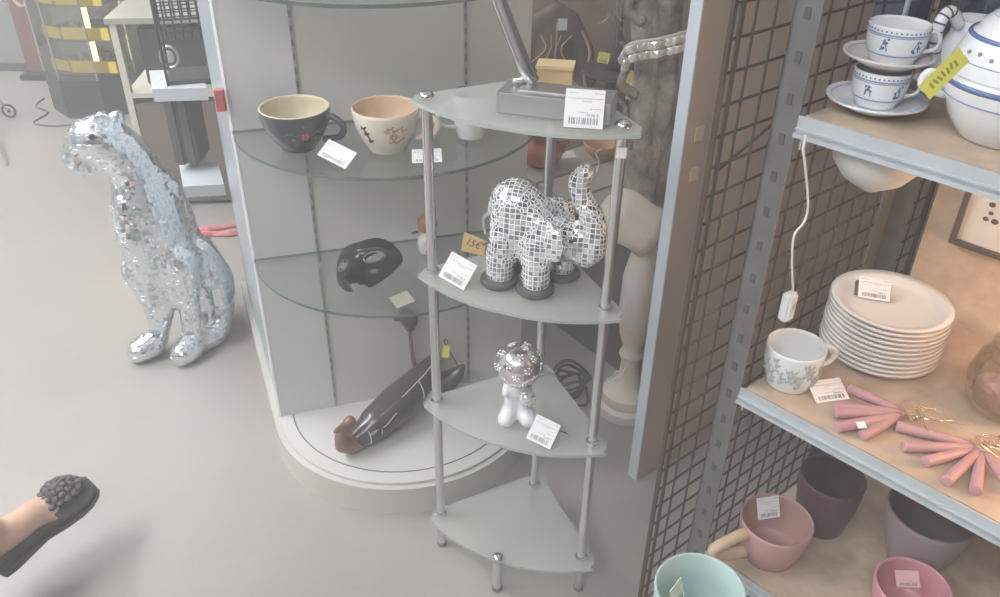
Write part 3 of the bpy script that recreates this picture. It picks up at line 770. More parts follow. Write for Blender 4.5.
# other leg stands behind on the floor
f2 = Vector((heel.x-.30, heel.y-.42, 0)); k2 = f2+Vector((.04, .02, .47)); h2 = pel+Vector((-.09, 0, -.02))
c4((h2, .085), ((h2+k2)/2, .072), (k2, .052), (k2.lerp(f2, .35), .05), (f2+Vector((0, 0, .09)), .032), (f2+Vector((0, 0, .045)), .032), (f2+Vector((.02, .10, .035)), .026), (f2+Vector((.03, .17, .025)), .020))
ch_ = pel+Vector((0, .03, .42)); nk = ch_+Vector((0, .01, .14)); hd_ = nk+Vector((0, .02, .14))
c4((pel, .12), (pel+Vector((0, .01, .2)), .105), (ch_, .115), (nk, .052), (hd_, .08)); c4((hd_, .085), (hd_+Vector((0, .02, .045)), .09)); c4((hd_+Vector((0, .095, .0)), .014), (hd_+Vector((0, .085, .03)), .012))
for s in (-1, 1):
    sh = ch_+Vector((s*.15, 0, .05)); el = sh+Vector((s*.05, -.02-.05*s, -.28)); wr = el+Vector((-s*.01, .12, -.22))
    c4((ch_+Vector((s*.05, 0, .06)), .07), (sh, .055), (el, .038), (wr, .026))
    pm = wr+Vector((0, .03, -.06)); c4((wr, .026), (pm, .026))
    for k in range(4): c4((pm+Vector((0, -.02+.013*k, -.01)), .011), (pm+Vector((0, -.015+.016*k, -.055+.004*abs(k-1))), .0088), (pm+Vector((-s*.012, -.012+.016*k, -.078+.006*abs(k-1))), .008))
    c4((wr+Vector((0, .02, -.02)), .014), (wr+Vector((-s*.01, .055, -.05)), .010), (wr+Vector((-s*.015, .06, -.075)), .009))
bm = remesh(bm, .0065, 5); obj('body', bm, SKIN, T, smooth='all')
# clothing: skirt, top, hair
bm = B(); base = pel-O
lathe(bm, [(.20, -.36), (.235, -.40), (.19, -.15), (.165, 0), (.13, .17), (.128, .17)], 36, base); 
for v in bm.verts: v.co.y = base.y+(v.co.y-base.y)*1.0+max(0, base.z-v.co.z)*.25
obj('skirt', bm, mat('charcoal cloth', (80, 78, 80), .8), T, smooth='all')
bm = B(); c4((pel+Vector((0, .01, .14)), .125), (ch_, .128), (ch_+Vector((0, 0, .06)), .10))
for s in (-1, 1):
    sh = ch_+Vector((s*.15, 0, .05)); el = sh+Vector((s*.05, -.02-.05*s, -.28)); c4((ch_+Vector((s*.06, 0, .05)), .085), (sh, .064), (sh.lerp(el, .55), .054))
bm = remesh(bm, .009, 5); obj('blouse', bm, mat('light grey cloth', (170, 170, 172), .8), T, smooth='all')
bm = B(); ball(bm, hd_+Vector((0, -.005, .055))-O, .105, 24, (.98, 1.0, 1.0)); 
for v in list(bm.verts):
    q = v.co-(hd_-O)
    if q.y > .055 and q.z < .075: bm.verts.remove(v)
obj('hair', bm, mat('brown hair', (78, 60, 48), .6), T, smooth='all')
bm = B()
bm.free()
for s in (-1, 1):
    bm = B(); ball(bm, hd_+Vector((s*.032, .088, .035))-O, .011, 12); obj('eye', bm, PORC, T, smooth='all')
bm = B(); tube(bm, [hd_+Vector((x, .092-abs(x)*.4, -.035))-O for x in (-.025, -.01, .01, .025)], .005, 8); obj('mouth', bm, mat('lip', (170, 100, 95), .5), T, smooth='all')
# shoes
SHOE = mat('dark grey suede', (98, 93, 90), .7, var=.1, vscale=60)
SOLE = mat('shoe sole', (84, 80, 77), .6)
def shoe(fn, parent, rosette_on):
    prof = [(-.05, .020, .0), (-.03, .030, .0), (.08, .034, 0), (.25, .033, -.002), (.42, .033, -.004), (.60, .041, 0), (.75, .045, .002), (.88, .041, .004), (.97, .030, .004), (1.02, .016, .003)]
    bm = B(); NA = 16; ringsO = []
    for a, w_, c_ in prof:
        open_h = .052 if a < .1 else (.046-(a-.1)*.03)
        ring = []
        for k in range(NA+1):
            e = -PI*.5+PI*k/NA    # from one rim over the sole to the other
            s_ = c_+w_*math.sin(e); u_ = open_h*(1-math.cos(e)**.6) if abs(math.cos(e)) > 1e-6 else open_h
            ring.append(bm.verts.new(fn(a, s_, u_)))
        ringsO.append(ring)
    for A_, B_ in zip(ringsO, ringsO[1:]):
        for k in range(NA): bm.faces.new((A_[k], A_[k+1], B_[k+1], B_[k]))
    bm.faces.new(ringsO[0]); bm.faces.new(ringsO[-1])
    # vamp over the toes
    top = []
    for a, w_, c_ in prof[5:]:
        open_h = (.046-(a-.1)*.03); row = []
        for k in range(9):
            e = k/8*2-1; row.append(bm.verts.new(fn(a, c_+w_*e, open_h+.020*(1-e*e)*(1-max(0, a-.75)*1.6))))
        top.append(row)
    for A_, B_ in zip(top, top[1:]):
        for k in range(8): bm.faces.new((A_[k], A_[k+1], B_[k+1], B_[k]))
    bmesh.ops.solidify(bm, geom=list(bm.faces), thickness=.0018)
    so = obj('shoe', bm, SHOE, parent, smooth='all')
    bm = B(); outl = [(a, c_+w_*.93) for a, w_, c_ in prof]+[(a, c_-w_*.93) for a, w_, c_ in reversed(prof)]
    hexa(bm, [fn(a, s_, -.006) for a, s_ in outl], [fn(a, s_, .003) for a, s_ in outl]); obj('sole', bm, SOLE, so)
    if rosette_on:
        bm = B(); rnd = random.Random(2)
        for ring, (n_, rad) in enumerate(((3, .004), (8, .014), (12, .024), (15, .033))):
            for k in range(n_):
                e = 2*PI*k/n_+ring*.5; u_ = .066-.0011*ring**2*1.6
                ball(bm, fn(.76+rad*math.cos(e)/FLn*1.15, rad*math.sin(e), u_-.006*max(0,math.cos(e))*ring/2), .0074, 7, (rnd.uniform(.8, 1.3), rnd.uniform(.8, 1.3), .8))
        obj('rosette', bm, mat('dark rosette cloth', (84, 80, 80), .6, var=.35, vscale=160), so)
    return so
shoe(fpt, T, True)
shoe(lambda a, s_, u_: f2+Vector((0, -.045, .012))+Vector((.13, .975, 0))*a*.24+Vector((.975, -.13, 0))*s_+Vector((0, 0, u_))-O, T, False)

# ------------------------------------------------------------------ left background
# lit showcase
vb = at(88, 119, 0); VY = 3.86
vc = Vector((at(88, 119, 0).x, at(88, 119, 0).y+.21, 0))
T = thing('lit_showcase', 'tall octagonal glass showcase with yellow lit shelves on a black base', 'showcase', vc, 0)
def octa(r, rot=PI/8): return [(r*math.cos(rot+2*PI*k/8), r*math.sin(rot+2*PI*k/8)) for k in range(8)]
bm = B(); prism(bm, octa(.225), 0, .175); obj('base', bm, mat('black showcase base', (62, 62, 62), .5), T)
bm = B(); prism(bm, octa(.235), 1.7, 1.8); obj('top', bm, BLACKP, T)
bm = B(); pr = octa(.222)
for k in range(8):
    a_, b_ = pr[k], pr[(k+1) % 8]; wallbox(bm, a_, b_, .003, .175, 1.7)
obj('glass_panes', bm, CLEARJ, T)
bm = B()
for k in range(8): tube(bm, [(pr[k][0], pr[k][1], .175), (pr[k][0], pr[k][1], 1.7)], .0045, 6)
obj('corner_trim', bm, CHROME, T)
LIT = mat('warm strip light', (255, 240, 200), .5, emit=(255, 225, 150), estr=5)
bm = B(); tube(bm, [(.05, -.10, .20), (.05, -.10, 1.69)], .012, 8); obj('light_tube', bm, LIT, T)
YEL = mat('yellow lit shelf front', (248, 214, 48), .6)  # yellow light on the shelf fronts put into their colour
rnd = random.Random(9); 
for k, z in enumerate((.19, .335, .48, .625, .77, .915)):
    bm = B(); prism(bm, octa(.19), z, z+.006); so = obj('shelf', bm, GEDGE, T)
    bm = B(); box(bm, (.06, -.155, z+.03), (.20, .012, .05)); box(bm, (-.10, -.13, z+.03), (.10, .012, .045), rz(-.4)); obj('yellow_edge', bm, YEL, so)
    bm = B()
    for j in range(14):
        a = rnd.uniform(0, 2*PI); r_ = rnd.uniform(.05, .15); ball(bm, (r_*math.cos(a), r_*math.sin(a), z+.02+rnd.random()*.02), rnd.uniform(.008, .018), 8)
    tr_ = obj('trinkets', bm, mat('mixed trinkets', (170, 150, 120), .3, .6, var=.4, vscale=50), so); tr_['kind'] = 'stuff'
vl = bpy.data.lights.new('showcase_glow', 'POINT'); vl.energy = 55; vl.color = (1, .85, .5); vl.shadow_soft_size = .05
vlo = bpy.data.objects.new('showcase_glow', vl); C.objects.link(vlo); vlo.parent = T; vlo.location = (-.02, -.02, .9)
# red banner beside it
rb = at(36, 84, 0)
T = thing('red_banner_stand', 'narrow dark red upright panel with a pale loop, left of the lit showcase', 'banner', (rb.x-.02, rb.y+.12, 0))
bm = B(); box(bm, (0, 0, .80), (.13, .02, 1.55)); obj('red_panel', bm, mat('dull red panel', (128, 92, 84), .5), T)
bm = B(); box(bm, (0, 0, .012), (.16, .14, .024)); obj('foot', bm, BLACKP, T)
bm = B(); tube(bm, [(.035*math.cos(a), -.014, .42+.07*math.sin(a)) for a in [PI*.15+1.6*PI*k/20 for k in range(21)]], .007, 6); obj('pale_loop', bm, mat('pale loop', (210, 190, 180), .5), T)
# cable and castor
bm = B(); q = [at(*v_, .004) for v_ in ((44, 98), (36, 106), (48, 112), (40, 118), (34, 123), (52, 126), (80, 124), (108, 120))]
tube(bm, curve(q, 8), .004, 6); tag(obj('floor_cable', bm, mat('grey cable', (92, 90, 88), .5)), 'dark cable looping on the floor in front of the black showcase base', 'cable')
cw = at(2, 128, 0)+Vector((-.02, .12, 0))
T = thing('trolley_castor', 'dark castor wheel at the left picture edge on the floor', 'trolley wheel', cw)
bm = B(); tube(bm, [(0.0+.028*math.cos(a), 0, .033+.028*math.sin(a)) for a in [2*PI*k/24 for k in range(24)]], .005, 8, closed=True); ball(bm, (0, 0, .033), .008, 8); obj('wheel', bm, BLACKP, T)
bm = B(); tube(bm, [(0, 0, .033), (-.03, 0, .09), (-.12, .0, .5)], .006, 6); obj('fork', bm, BRUSHED, T)
bm = B(); a_ = at(-2, 146, .0); b2 = at(8, 167, 0); tube(bm, [a_+Vector((-.3, .4, .25)), a_+Vector((0, 0, .05)), b2+Vector((0, 0, .006))], .006, 8); tag(obj('metal_rod', bm, CHROME), 'thin bright metal rod touching the floor at the left edge', 'rod')

# low grey unit with black box
u0 = at(155, 205, 0); ux, uy = u0.x, u0.y
T = thing('low_storage_unit', 'low open unit with cream posts, grey top and brown doors behind the silver cat', 'cabinet', (ux, uy, 0), math.radians(6))
TZ = .665
CRE = mat('cream post', (204, 200, 186), .5)
bm = B(); box(bm, (.21, .25, TZ), (.46, .54, .018)); obj('top_board', bm, mat('grey top', (158, 158, 150), .4), T)
for (x, y) in ((0, 0), (.42, 0), (0, .5), (.42, .5)):
    bm = B(); box(bm, (x, y, (TZ-.009)/2), (.022, .022, TZ-.009)); obj('post', bm, CRE, T)
bm = B(); box(bm, (.21, .25, .415), (.44, .52, .016)); obj('shelf_board', bm, CRE, T)
bm = B(); box(bm, (.21, .25, .20), (.40, .48, .39)); obj('lower_cabinet', bm, mat('dark brown', (96, 88, 80), .5), T)
for s in (0, 1):
    bm = B(); box(bm, (.11+.20*s, -.003, .20), (.19, .014, .37)); d_ = obj('cabinet_door', bm, mat('brown door', (118, 106, 96), .45, var=.06), T)
    bm = B(); ball(bm, (.13+.16*s, -.018, .26), .010, 12); obj('knob', bm, BRUSHED, d_)
# black speaker box
R6 = math.radians(6)
T2 = thing('black_box', 'black box with a round silver badge on the middle shelf of the low unit', 'box', (ux+.03, uy+.08, .424), R6)
bm = B(); box(bm, (.19, .12, .10), (.36, .26, .20)); bmesh.ops.bevel(bm, geom=list(bm.edges), offset=.006, segments=2, affect='EDGES'); obj('box_body', bm, mat('matt black', (66, 66, 64), .5), T2)
bm = B(); tube(bm, [(.10+.030*math.cos(a), -.012, .10+.036*math.sin(a)) for a in [2*PI*k/24 for k in range(24)]], .005, 6, closed=True); ball(bm, (.10, -.011, .10), .018, 12, (1, .3, 1.2)); obj('round_badge', bm, BRUSHED, T2)
# black wire basket stand on white shelf
SP = Vector((SHB.x+.035, SHB.y+.03, .625))
T = thing('wire_rack', 'black wire rack with hooks standing on the white side shelf', 'rack', SP, math.radians(18))
bm = B(); WW, DD, HH2 = .13, .13, .24
bxs = [(0, 0), (WW, 0), (WW, DD), (0, DD)]
for z in (.004, HH2*.6, HH2): tube(bm, [(x, y, z) for x, y in bxs], .0035, 6, closed=True)
for x, y in bxs: tube(bm, [(x, y, 0), (x, y, HH2)], .004, 6)
for k in range(1, 6):
    for yy in (0, DD): tube(bm, [(WW*k/6, yy, HH2*.6), (WW*k/6, yy, HH2)], .0028, 5)
    tube(bm, [(0, DD*k/6, HH2*.6), (0, DD*k/6, HH2)], .0028, 5); tube(bm, [(WW, DD*k/6, HH2*.6), (WW, DD*k/6, HH2)], .0028, 5)
    tube(bm, curve([(WW*k/6, -.0, HH2*.6), (WW*k/6, -.03, HH2*.55), (WW*k/6, -.034, HH2*.68)], 4), .0026, 5)
for j in range(1, 5):
    tube(bm, [(x, y, HH2*(.6+.4*j/5)) for x, y in bxs], .002, 5, closed=True)
obj('wire_frame', bm, mat('black wire', (64, 66, 68), .4), T)
bm = B(); box(bm, (WW/2, DD/2, .006), (WW*.96, DD*.96, .008)); obj('tray', bm, MATS['black showcase base'], T)
for (x, y, h_, t_) in ((.03, .03, .15, .1), (.07, .05, .19, -.15), (.10, .03, .14, -.05)):
    bm = B(); box(bm, (x, y, .011+h_*.45), (.012, .028, h_*.9), Matrix.Rotation(t_, 3, 'Y')); tag(obj('hanging_tool', bm, BRUSHED if x < .08 else BLACKP), {.03: 'pale flat tool leaning in the left of the black wire rack', .07: 'long pale flat tool leaning in the middle of the black wire rack', .10: 'dark flat tool leaning in the right of the black wire rack'}[x], 'tool')
bm = B(); rnd = random.Random(8)
cb = Vector((SP.x+.03, SP.y+.05, SP.z+HH2+.065))
bmesh.ops.create_icosphere(bm, subdivisions=4, radius=1, matrix=Matrix.Translation(cb) @ Matrix.Diagonal((.085, .075, .048, 1)))
for v in bm.verts: v.co += (v.co-cb)*(.55*noise.noise(v.co*32)+.25*noise.noise(v.co*80))
tag(obj('plastic_bag', bm, glass('crinkled plastic', (230, 234, 238), .22, body=.35, bodycol=(210, 214, 220), rough=.12)), 'crumpled clear plastic bag on top of the black wire rack', 'bag')
# dark bags hanging under the side shelf
for i, (px, lb) in enumerate(((186, 'dark folded cloth bag, left one under the white side shelf'), (198, 'dark folded cloth bag, right one under the white side shelf'))):
    q = aty(px, 150, SHB.y+.16); bm = B()
    box(bm, (q.x, q.y, .47), (.035, .12, .23)); bmesh.ops.bevel(bm, geom=list(bm.edges), offset=.008, segments=2, affect='EDGES')
    tag(obj('cloth_bag', bm, mat('dark cloth', (86, 84, 82), .8, var=.1)), lb, 'bag')

# ------------------------------------------------------------------ back display bench
V = Vector((math.sin(math.radians(50)), math.cos(math.radians(50)))); U = Vector((math.sin(math.radians(44.6)), -math.cos(math.radians(44.6))))   # V: into the rack, U: along its front to the right
bq = at(540, 398, 0)
b0 = at(629, 474, 0)
b0 = Vector((b0.x, b0.y)); VB = Vector((math.sin(math.radians(53)), math.cos(math.radians(53)))); NB = Vector((VB.y, -VB.x))
T = thing('display_bench', 'low dark bench with pale plank top behind the corner rack', 'bench', (b0.x, b0.y, 0), math.radians(37))
bm = B(); box(bm, (.79, .395, .20), (1.08, .75, .40)); obj('bench_body', bm, mat('dark bench side', (104, 99, 97), .7), T)
for k in range(6):
    y = .012+k*.130; bm = B(); box(bm, (.785, y+.06, .415), (1.11, .119, .024)); obj('plank', bm, mat('pale plank', (176, 170, 162), .5, var=.05, vscale=9), T)
BZ = .427
def onbench(px, py): return at(px, py, BZ)
# backing board
bm = B(); box(bm, (.55, 2.95, 1.1), (1.9, .03, 2.2)); struct('wall_partition', bm, mat('brown partition', (140, 120, 104), .7, col2=(160, 138, 118), vscale=3))
# pots
q = aty(541, 156, 1.93); q = onbench(541, 165)
T = thing('clay_pot', 'glossy orange brown round pot on the pale planks', 'pot', q); T.scale = (1.12, 1.12, 1.1)
bm = B(); lathe(bm, [(0, 0), (.025, 0), (.045, .015), (.054, .035), (.048, .056), (.034, .066), (.034, .078), (.040, .084), (.036, .084), (.030, .076), (.030, .066), (.042, .05), (.046, .035), (0, .010)], 32); obj('pot_body', bm, mat('orange clay glaze', (184, 112, 86), .2, coat=.5, var=.15, vscale=15), T, smooth='all')
for s in (-1, 1):
    bm = B(); tube(bm, curve([(s*.040, 0, .055), (s*.064, 0, .062), (s*.052, 0, .035)], 6), .005, 8); obj('lug_handle', bm, MATS['orange clay glaze'], T, smooth='all')
q = onbench(601, 157)
T = thing('tan_bowl', 'matt tan bowl on the pale planks under the right rack pole', 'bowl', q)
bm = B(); lathe(bm, [(0, 0), (.025, 0), (.045, .02), (.054, .045), (.050, .045), (.040, .02), (0, .008)], 32); obj('bowl_body', bm, mat('tan clay', (196, 152, 116), .5), T, smooth='all')
card('price_tag', onbench(560, 152)+Vector((.02, -.03, 0)), .045, .03, yaw=.3, tilt=.3, label='pale price tag beside the orange clay pot', mode='blank')
# pedestal, dark vase with stems
q = onbench(612, 128); pd = Vector((q.x, q.y+.12, BZ))
top = aty(610, 68, pd.y).z
T = thing('black_pedestal', 'black round pedestal stand carrying a dark vase', 'stand', pd)
bm = B(); lathe(bm, [(0, 0), (.07, 0), (.07, .012), (.02, .02), (.016, .1), (.02, top-BZ-.03), (.085, top-BZ-.018), (.095, top-BZ-.012), (.095, top-BZ), (0, top-BZ)], 36); obj('pedestal_body', bm, mat('black lacquer', (72, 68, 66), .35), T, smooth=True)
T = thing('dark_vase', 'dark narrow vase with glassy stems on the black pedestal', 'vase', (pd.x+.01, pd.y, top))
bm = B(); lathe(bm, [(0, 0), (.03, 0), (.04, .02), (.034, .06), (.014, .11), (.012, .15), (.018, .16), (.010, .155), (0, .10)], 28); obj('vase_body', bm, mat('dark bronze glaze', (84, 76, 68), .3, var=.2), T, smooth='all')
for k, dx in enumerate((-.012, .004, .016)):
    bm = B(); tube(bm, [(dx*.3, 0, .10), (dx, 0, .20), (dx*2.2, .0, .33)], [.003, .004, .006], 8); obj('glass_stem', bm, mat('grey glass stem', (170, 165, 158), .2, .2), T, smooth='all')
bm = B(); rnd = random.Random(3)
for k in range(9): tube(bm, curve([(0, 0, .12), (rnd.uniform(-.05, .0), rnd.uniform(-.04, .02), .17), (rnd.uniform(-.07, .03), -.03, .06+rnd.random()*.1)], 5), .0012, 5)
obj('wire_spray', bm, mat('pale wire', (170, 156, 138), .4, .5), T)
card('price_tag', (aty(604, 52, pd.y-.05).x, pd.y-.05, top+.03), .036, .032, yaw=-.2, tilt=1.2, roll=-.15, label='yellow price tag on the dark vase', mode='print', m=YELLOWP)
card('price_tag', (aty(621, 61, pd.y-.06).x, pd.y-.09, aty(621, 64, pd.y-.09).z), .028, .018, yaw=-.3, tilt=1.0, roll=-.6, label='small white tag hanging at the black pedestal edge', mode='blank')
card('price_tag', (aty(629, 73, pd.y-.06).x, pd.y-.095, aty(629, 80, pd.y-.06).z), .034, .040, yaw=-.3, tilt=1.1, roll=-.3, label='gold brown tag hanging below the small white tag', mode='blank', m=mat('gold paper', (200, 170, 90), .5))
# white flowers
q = onbench(632, 120)
T = thing('porcelain_flowers', 'small white porcelain flowers on dark twigs beside the carved trunk', 'flowers', (aty(632, 100, pd.y-.10).x, pd.y-.10, BZ))
zf = aty(633, 86, pd.y-.1).z-BZ
bm = B()
for (dx, dz) in ((0, 0), (.006, -.018), (-.008, -.030), (.012, -.055)): tube(bm, curve([(0, 0, 0), (dx*2, .01, .1), (dx, 0, zf+dz)], 5), .003, 6)
lathe(bm, [(0, 0), (.035, 0), (.03, .012), (0, .018)], 20)
obj('twigs', bm, mat('dark twig', (90, 78, 68), .7), T)
for (dx, dz) in ((0, 0), (.006, -.018), (-.008, -.030)):
    bm = B()
    for k in range(5): ball(bm, (dx+.008*math.cos(k*1.256), -.004, zf+dz+.008*math.sin(k*1.256)), .008, 8, (1, .5, 1))
    obj('blossom', bm, mat('white blossom', (236, 228, 220), .4), T, smooth='all')
# carved trunk
def trunk():
    y0 = 1.86; base = aty(637, 215, y0)
    T = thing('carved_trunk', 'tall grey brown carved driftwood trunk hung with a silver coin chain', 'sculpture', (base.x, y0, BZ))
    bm = B(); N = 60; S = 36; rings = []; HT = 1.05
    for i in range(N+1):
        z = HT*i/N; cx = .010*math.sin(z*7)+.0*z; r0 = .050+.012*z+.010*math.sin(z*9+1)
        ring = []
        for k in range(S):
            a = 2*PI*k/S
            rr1 = r0*(1+.22*math.sin(3*a+z*9)+.10*math.sin(7*a-z*14))+.010*noise.noise(Vector((math.cos(a)*3, math.sin(a)*3, z*9)))
            ring.append(bm.verts.new((cx+rr1*math.cos(a), rr1*math.sin(a), z)))
        rings.append(ring)
    for A_, B_ in zip(rings, rings[1:]):
        for k in range(S): bm.faces.new((A_[k], A_[(k+1) % S], B_[(k+1) % S], B_[k]))
    bm.faces.new(rings[0]); bm.faces.new(rings[-1])
    obj('trunk_body', bm, mat('weathered driftwood', (108, 98, 90), .75, col2=(180, 170, 160), vscale=16, bump=.8, bscale=70), T, smooth='all')
    for s, zz in ((-1, .22), (-1, .34), (-1, .50)):
        bm = B(); tube(bm, curve([(-.04, -.03, zz), (-.075, -.04, zz+.03), (-.06, -.05, zz+.09), (-.085, -.04, zz+.12)], 6), [.013-.0005*i for i in range(19)], 8); obj('branch', bm, MATS['weathered driftwood'], T, smooth='all')
    return T, base, y0
TK, tb, ty = trunk()
bm = B(); cz = aty(650, 34, ty-.10)
ty -= .022
pts = curve([Vector((tb.x-.082, ty-.02, cz.z-.07)), Vector((tb.x-.075, ty-.085, cz.z-.02)), Vector((tb.x-.01, ty-.105, cz.z+.0)), Vector((tb.x+.065, ty-.08, cz.z+.02)), Vector((tb.x+.09, ty, cz.z+.05))], 8)
tube(bm, pts, .0035, 6)
for i in range(2, len(pts)-2):
    for rw_ in (0, 1):
        ball(bm, pts[i]+Vector((.006*rw_, -.006-.003*rw_, -.010-.017*rw_)), .0088, 12, (1, .22, 1), Euler((.3*math.sin(i*2.1), 0, .5*math.sin(i*1.3))).to_matrix())
tag(obj('coin_chain', bm, mat('silver coins', (238, 236, 230), .3, .6)), 'silver coin chain draped across the carved trunk', 'chain')
# leather jacket doll hanging
jy = 2.82; jc = aty(555, 44, jy)
T = thing('leather_jacket', 'small dark brown jacket with pale cords and a white tag, hanging behind', 'jacket', jc)
bm = B(); chain(bm, [(0, 0, .12, .045), (0, 0, 0, .085), (0, 0, -.13, .095)])
for s in (-1, 1): chain(bm, [(s*.05, 0, .09, .045), (s*.12, -.01, -.02, .035), (s*.14, -.02, -.14, .032)])
bm = remesh(bm, .010, 4)
for v in bm.verts: v.co.y *= .6
obj('jacket_body', bm, mat('dark brown leather', (104, 86, 74), .45, var=.15, vscale=15), T, smooth='all')
bm = B()
for k in range(4): tube(bm, curve([(.06-.04*k, -.058, .05), (.02-.02*k, -.070, .0), (.05-.05*k, -.068, -.06)], 5), .0028, 5)
tube(bm, curve([(.10, -.02, .06), (.135, -.04, -.02), (.12, -.05, -.12), (.145, -.05, -.20)], 6), .006, 6); tube(bm, [(.0, -.065, .10), (.0, -.07, -.12)], .003, 5)
obj('pale_cord', bm, mat('pale cord', (196, 168, 144), .6), T)
bm = B(); box(bm, (.02, -.075, .095), (.036, .002, .044)); obj('white_tag', bm, PAPER, T)
bm = B(); tube(bm, [(0, 0, .15), (0, .05, .24), (0, (2.93-jy)/.85, .26)], .005, 6); obj('hanging_hook', bm, BLACKP, T); T.scale = (.85, .85, .85)

# alabaster lamp standing on the floor
al = at(627, 424, 0); 
T = thing('alabaster_lamp', 'tall pale stone table lamp with ringed foot and cream shade, beside the board edge', 'lamp', (al.x, al.y+.055, 0))
ly_ = al.y+.055; zs = aty(640, 245, ly_).z; zn = aty(628, 350, ly_).z
prof = [(0, 0), (.066, 0), (.072, .014), (.070, .030), (.060, .038), (.066, .052), (.062, .068), (.048, .078), (.040, .09), (.026, .11), (.022, zn-.03), (.030, zn-.01), (.022, zn+.01), (.034, zn+.05), (.042, zn+.12), (.040, zs-.08), (.030, zs-.03), (.014, zs), (0, zs)]
bm = B(); lathe(bm, prof, 40); obj('stone_foot', bm, mat('alabaster', (218, 198, 178), .3, col2=(222, 224, 228), vscale=6), T, smooth=True)
sh_ = aty(632, 214, ly_)-Vector(T.location)
bm = B(); lathe(bm, [(0, .042), (.030, .038), (.052, .022), (.060, .0), (.056, -.06), (.060, -.085), (.055, -.085), (.051, -.05), (.052, .0), (0, .034)], 36)
so = obj('lamp_shade', bm, mat('cream shade', (238, 226, 212), .5), T, smooth='all'); so.location = (sh_.x-.026, 0, sh_.z+.0); so.rotation_euler = (0, math.radians(-58), 0)
bm = B(); tube(bm, [(0, 0, zs-.01), (sh_.x, 0, sh_.z)], .008, 8); obj('neck', bm, BRUSHED, T)
bm = B(); q = aty(610, 375, ly_-.04)-Vector(T.location); tube(bm, curve([(q.x+.045, q.y+.02, q.z+.02), (q.x+.02, q.y, q.z-.004), (q.x-.03, q.y-.01, q.z-.03)], 6), .0016, 5); tube(bm, [(q.x+.02+.010*math.cos(a), q.y-.002, q.z+.004+.010*math.sin(a)) for a in [2*PI*k/14 for k in range(14)]], .0014, 5, closed=True); obj('pull_chain', bm, PAPER, T)

# cable coil on floor
bm = B(); cc = at(574, 398, 0)+Vector((-.02, -.03, 0)); rnd = random.Random(5)
for k in range(5):
    R1 = .045+.006*k; ox = rnd.uniform(-.02, .02)
    tube(bm, [(cc.x+ox+R1*.7*math.cos(a), cc.y+.02*math.sin(a)+.045, .009+k*.009+.012*math.sin(a*2+k)+.02*(1+math.sin(a))) for a in [2*PI*j/30 for j in range(30)]], .0042, 6, closed=True)
tube(bm, curve([(cc.x+.02, cc.y+.03, .01), (cc.x+.0, cc.y-.0, .006), (cc.x+.05, cc.y+.0, .006), (cc.x+.05, cc.y+.04, .03)], 8), .004, 6)
tag(obj('cable_coil', bm, mat('dark cable', (78, 74, 72), .5)), 'dark coiled cable heaped on the floor behind the corner rack', 'cable')

# ------------------------------------------------------------------ brown board with pale edge
T = thing('partition_board', 'tall brown board with a pale front edge standing left of the mesh panel', 'board', (0, 0, 0))
bm = B(); prism(bm, [b0, b0+NB*.026, b0+NB*.026+VB*2.1, b0+VB*2.1], 0, 1.9)
obj('board_panel', bm, BOARD, T)
bm = B(); prism(bm, [b0-VB*.003, b0-VB*.003+NB*.026, b0+NB*.026, b0], 0, 1.9); obj('pale_edge_band', bm, BOARDEDGE, T)
for (px, py, lb) in ((699, 134, 0), (694, 174, 1)):
    yb = None
    r_ = ray(px, py); den = r_.x*NB.x+r_.y*NB.y; t_ = ((b0+NB*.0275).dot(NB))/den; q = Vector((r_.x*t_, r_.y*t_, H+r_.z*t_))
    bm = B(); box(bm, q, (.020, .005, .026), rz(math.radians(37))); obj('brass_fitting', bm, mat('worn brass', (240, 216, 176), .35, .4), T)

# ------------------------------------------------------------------ metal shelving unit
SZ = [.394, .712, 1.077]
Cc = at(742, 386, SZ[1]); Cc = Vector((Cc.x, Cc.y)); SZ[2] = aty(800, 114, Cc.y).z; SZ[0] = aty(705, 549, Cc.y).z
DEP = .36; LEN = .95
def rp(v, u, z=0): 
    q = Cc+V*v+U*u; return Vector((q.x, q.y, z))
VA = math.radians(90-50)          # angle of V from the x axis
T = thing('metal_shelving', 'galvanised slotted angle shelving unit with particle board shelves', 'shelving unit', (0, 0, 0))
UH = 1.95
def upright(v, u, dv_, du):
    """L post: one flange along V (length dv_) and one along U (du)"""
    bm = B(); t = .002
    prism(bm, [rp(v, u), rp(v+dv_, u), rp(v+dv_, u+t), rp(v, u+t)], 0, UH)
    s = t if dv_ > 0 else -t
    prism(bm, [rp(v, u), rp(v, u+du), rp(v+s, u+du), rp(v+s, u)], 0, UH)
    z = .06
    while z < UH-.03:
        for (dz, off) in ((0, .5),):
            q = rp(v-.0004 if dv_ > 0 else v+.0004, u+du*.5, z); box(bm, q, (.0012, .007, .012), rz(VA), 1)
            q = rp(v+dv_*.55, u+(.0 if du > 0 else 0)-.0004, z+.02); box(bm, q, (.006, .0012, .010), rz(VA), 1)
        z += .045
    obj('upright', bm, parent=T, mats=[GALVD, HOLE])
upright(0, -.031, .036, .030); upright(DEP, -.031, -.036, .030)
upright(0, LEN, .036, -.030); upright(DEP, LEN, -.036, -.030)
LIP = mat('galvanised beam', (196, 202, 207), .38, .35, var=.06, vscale=30)
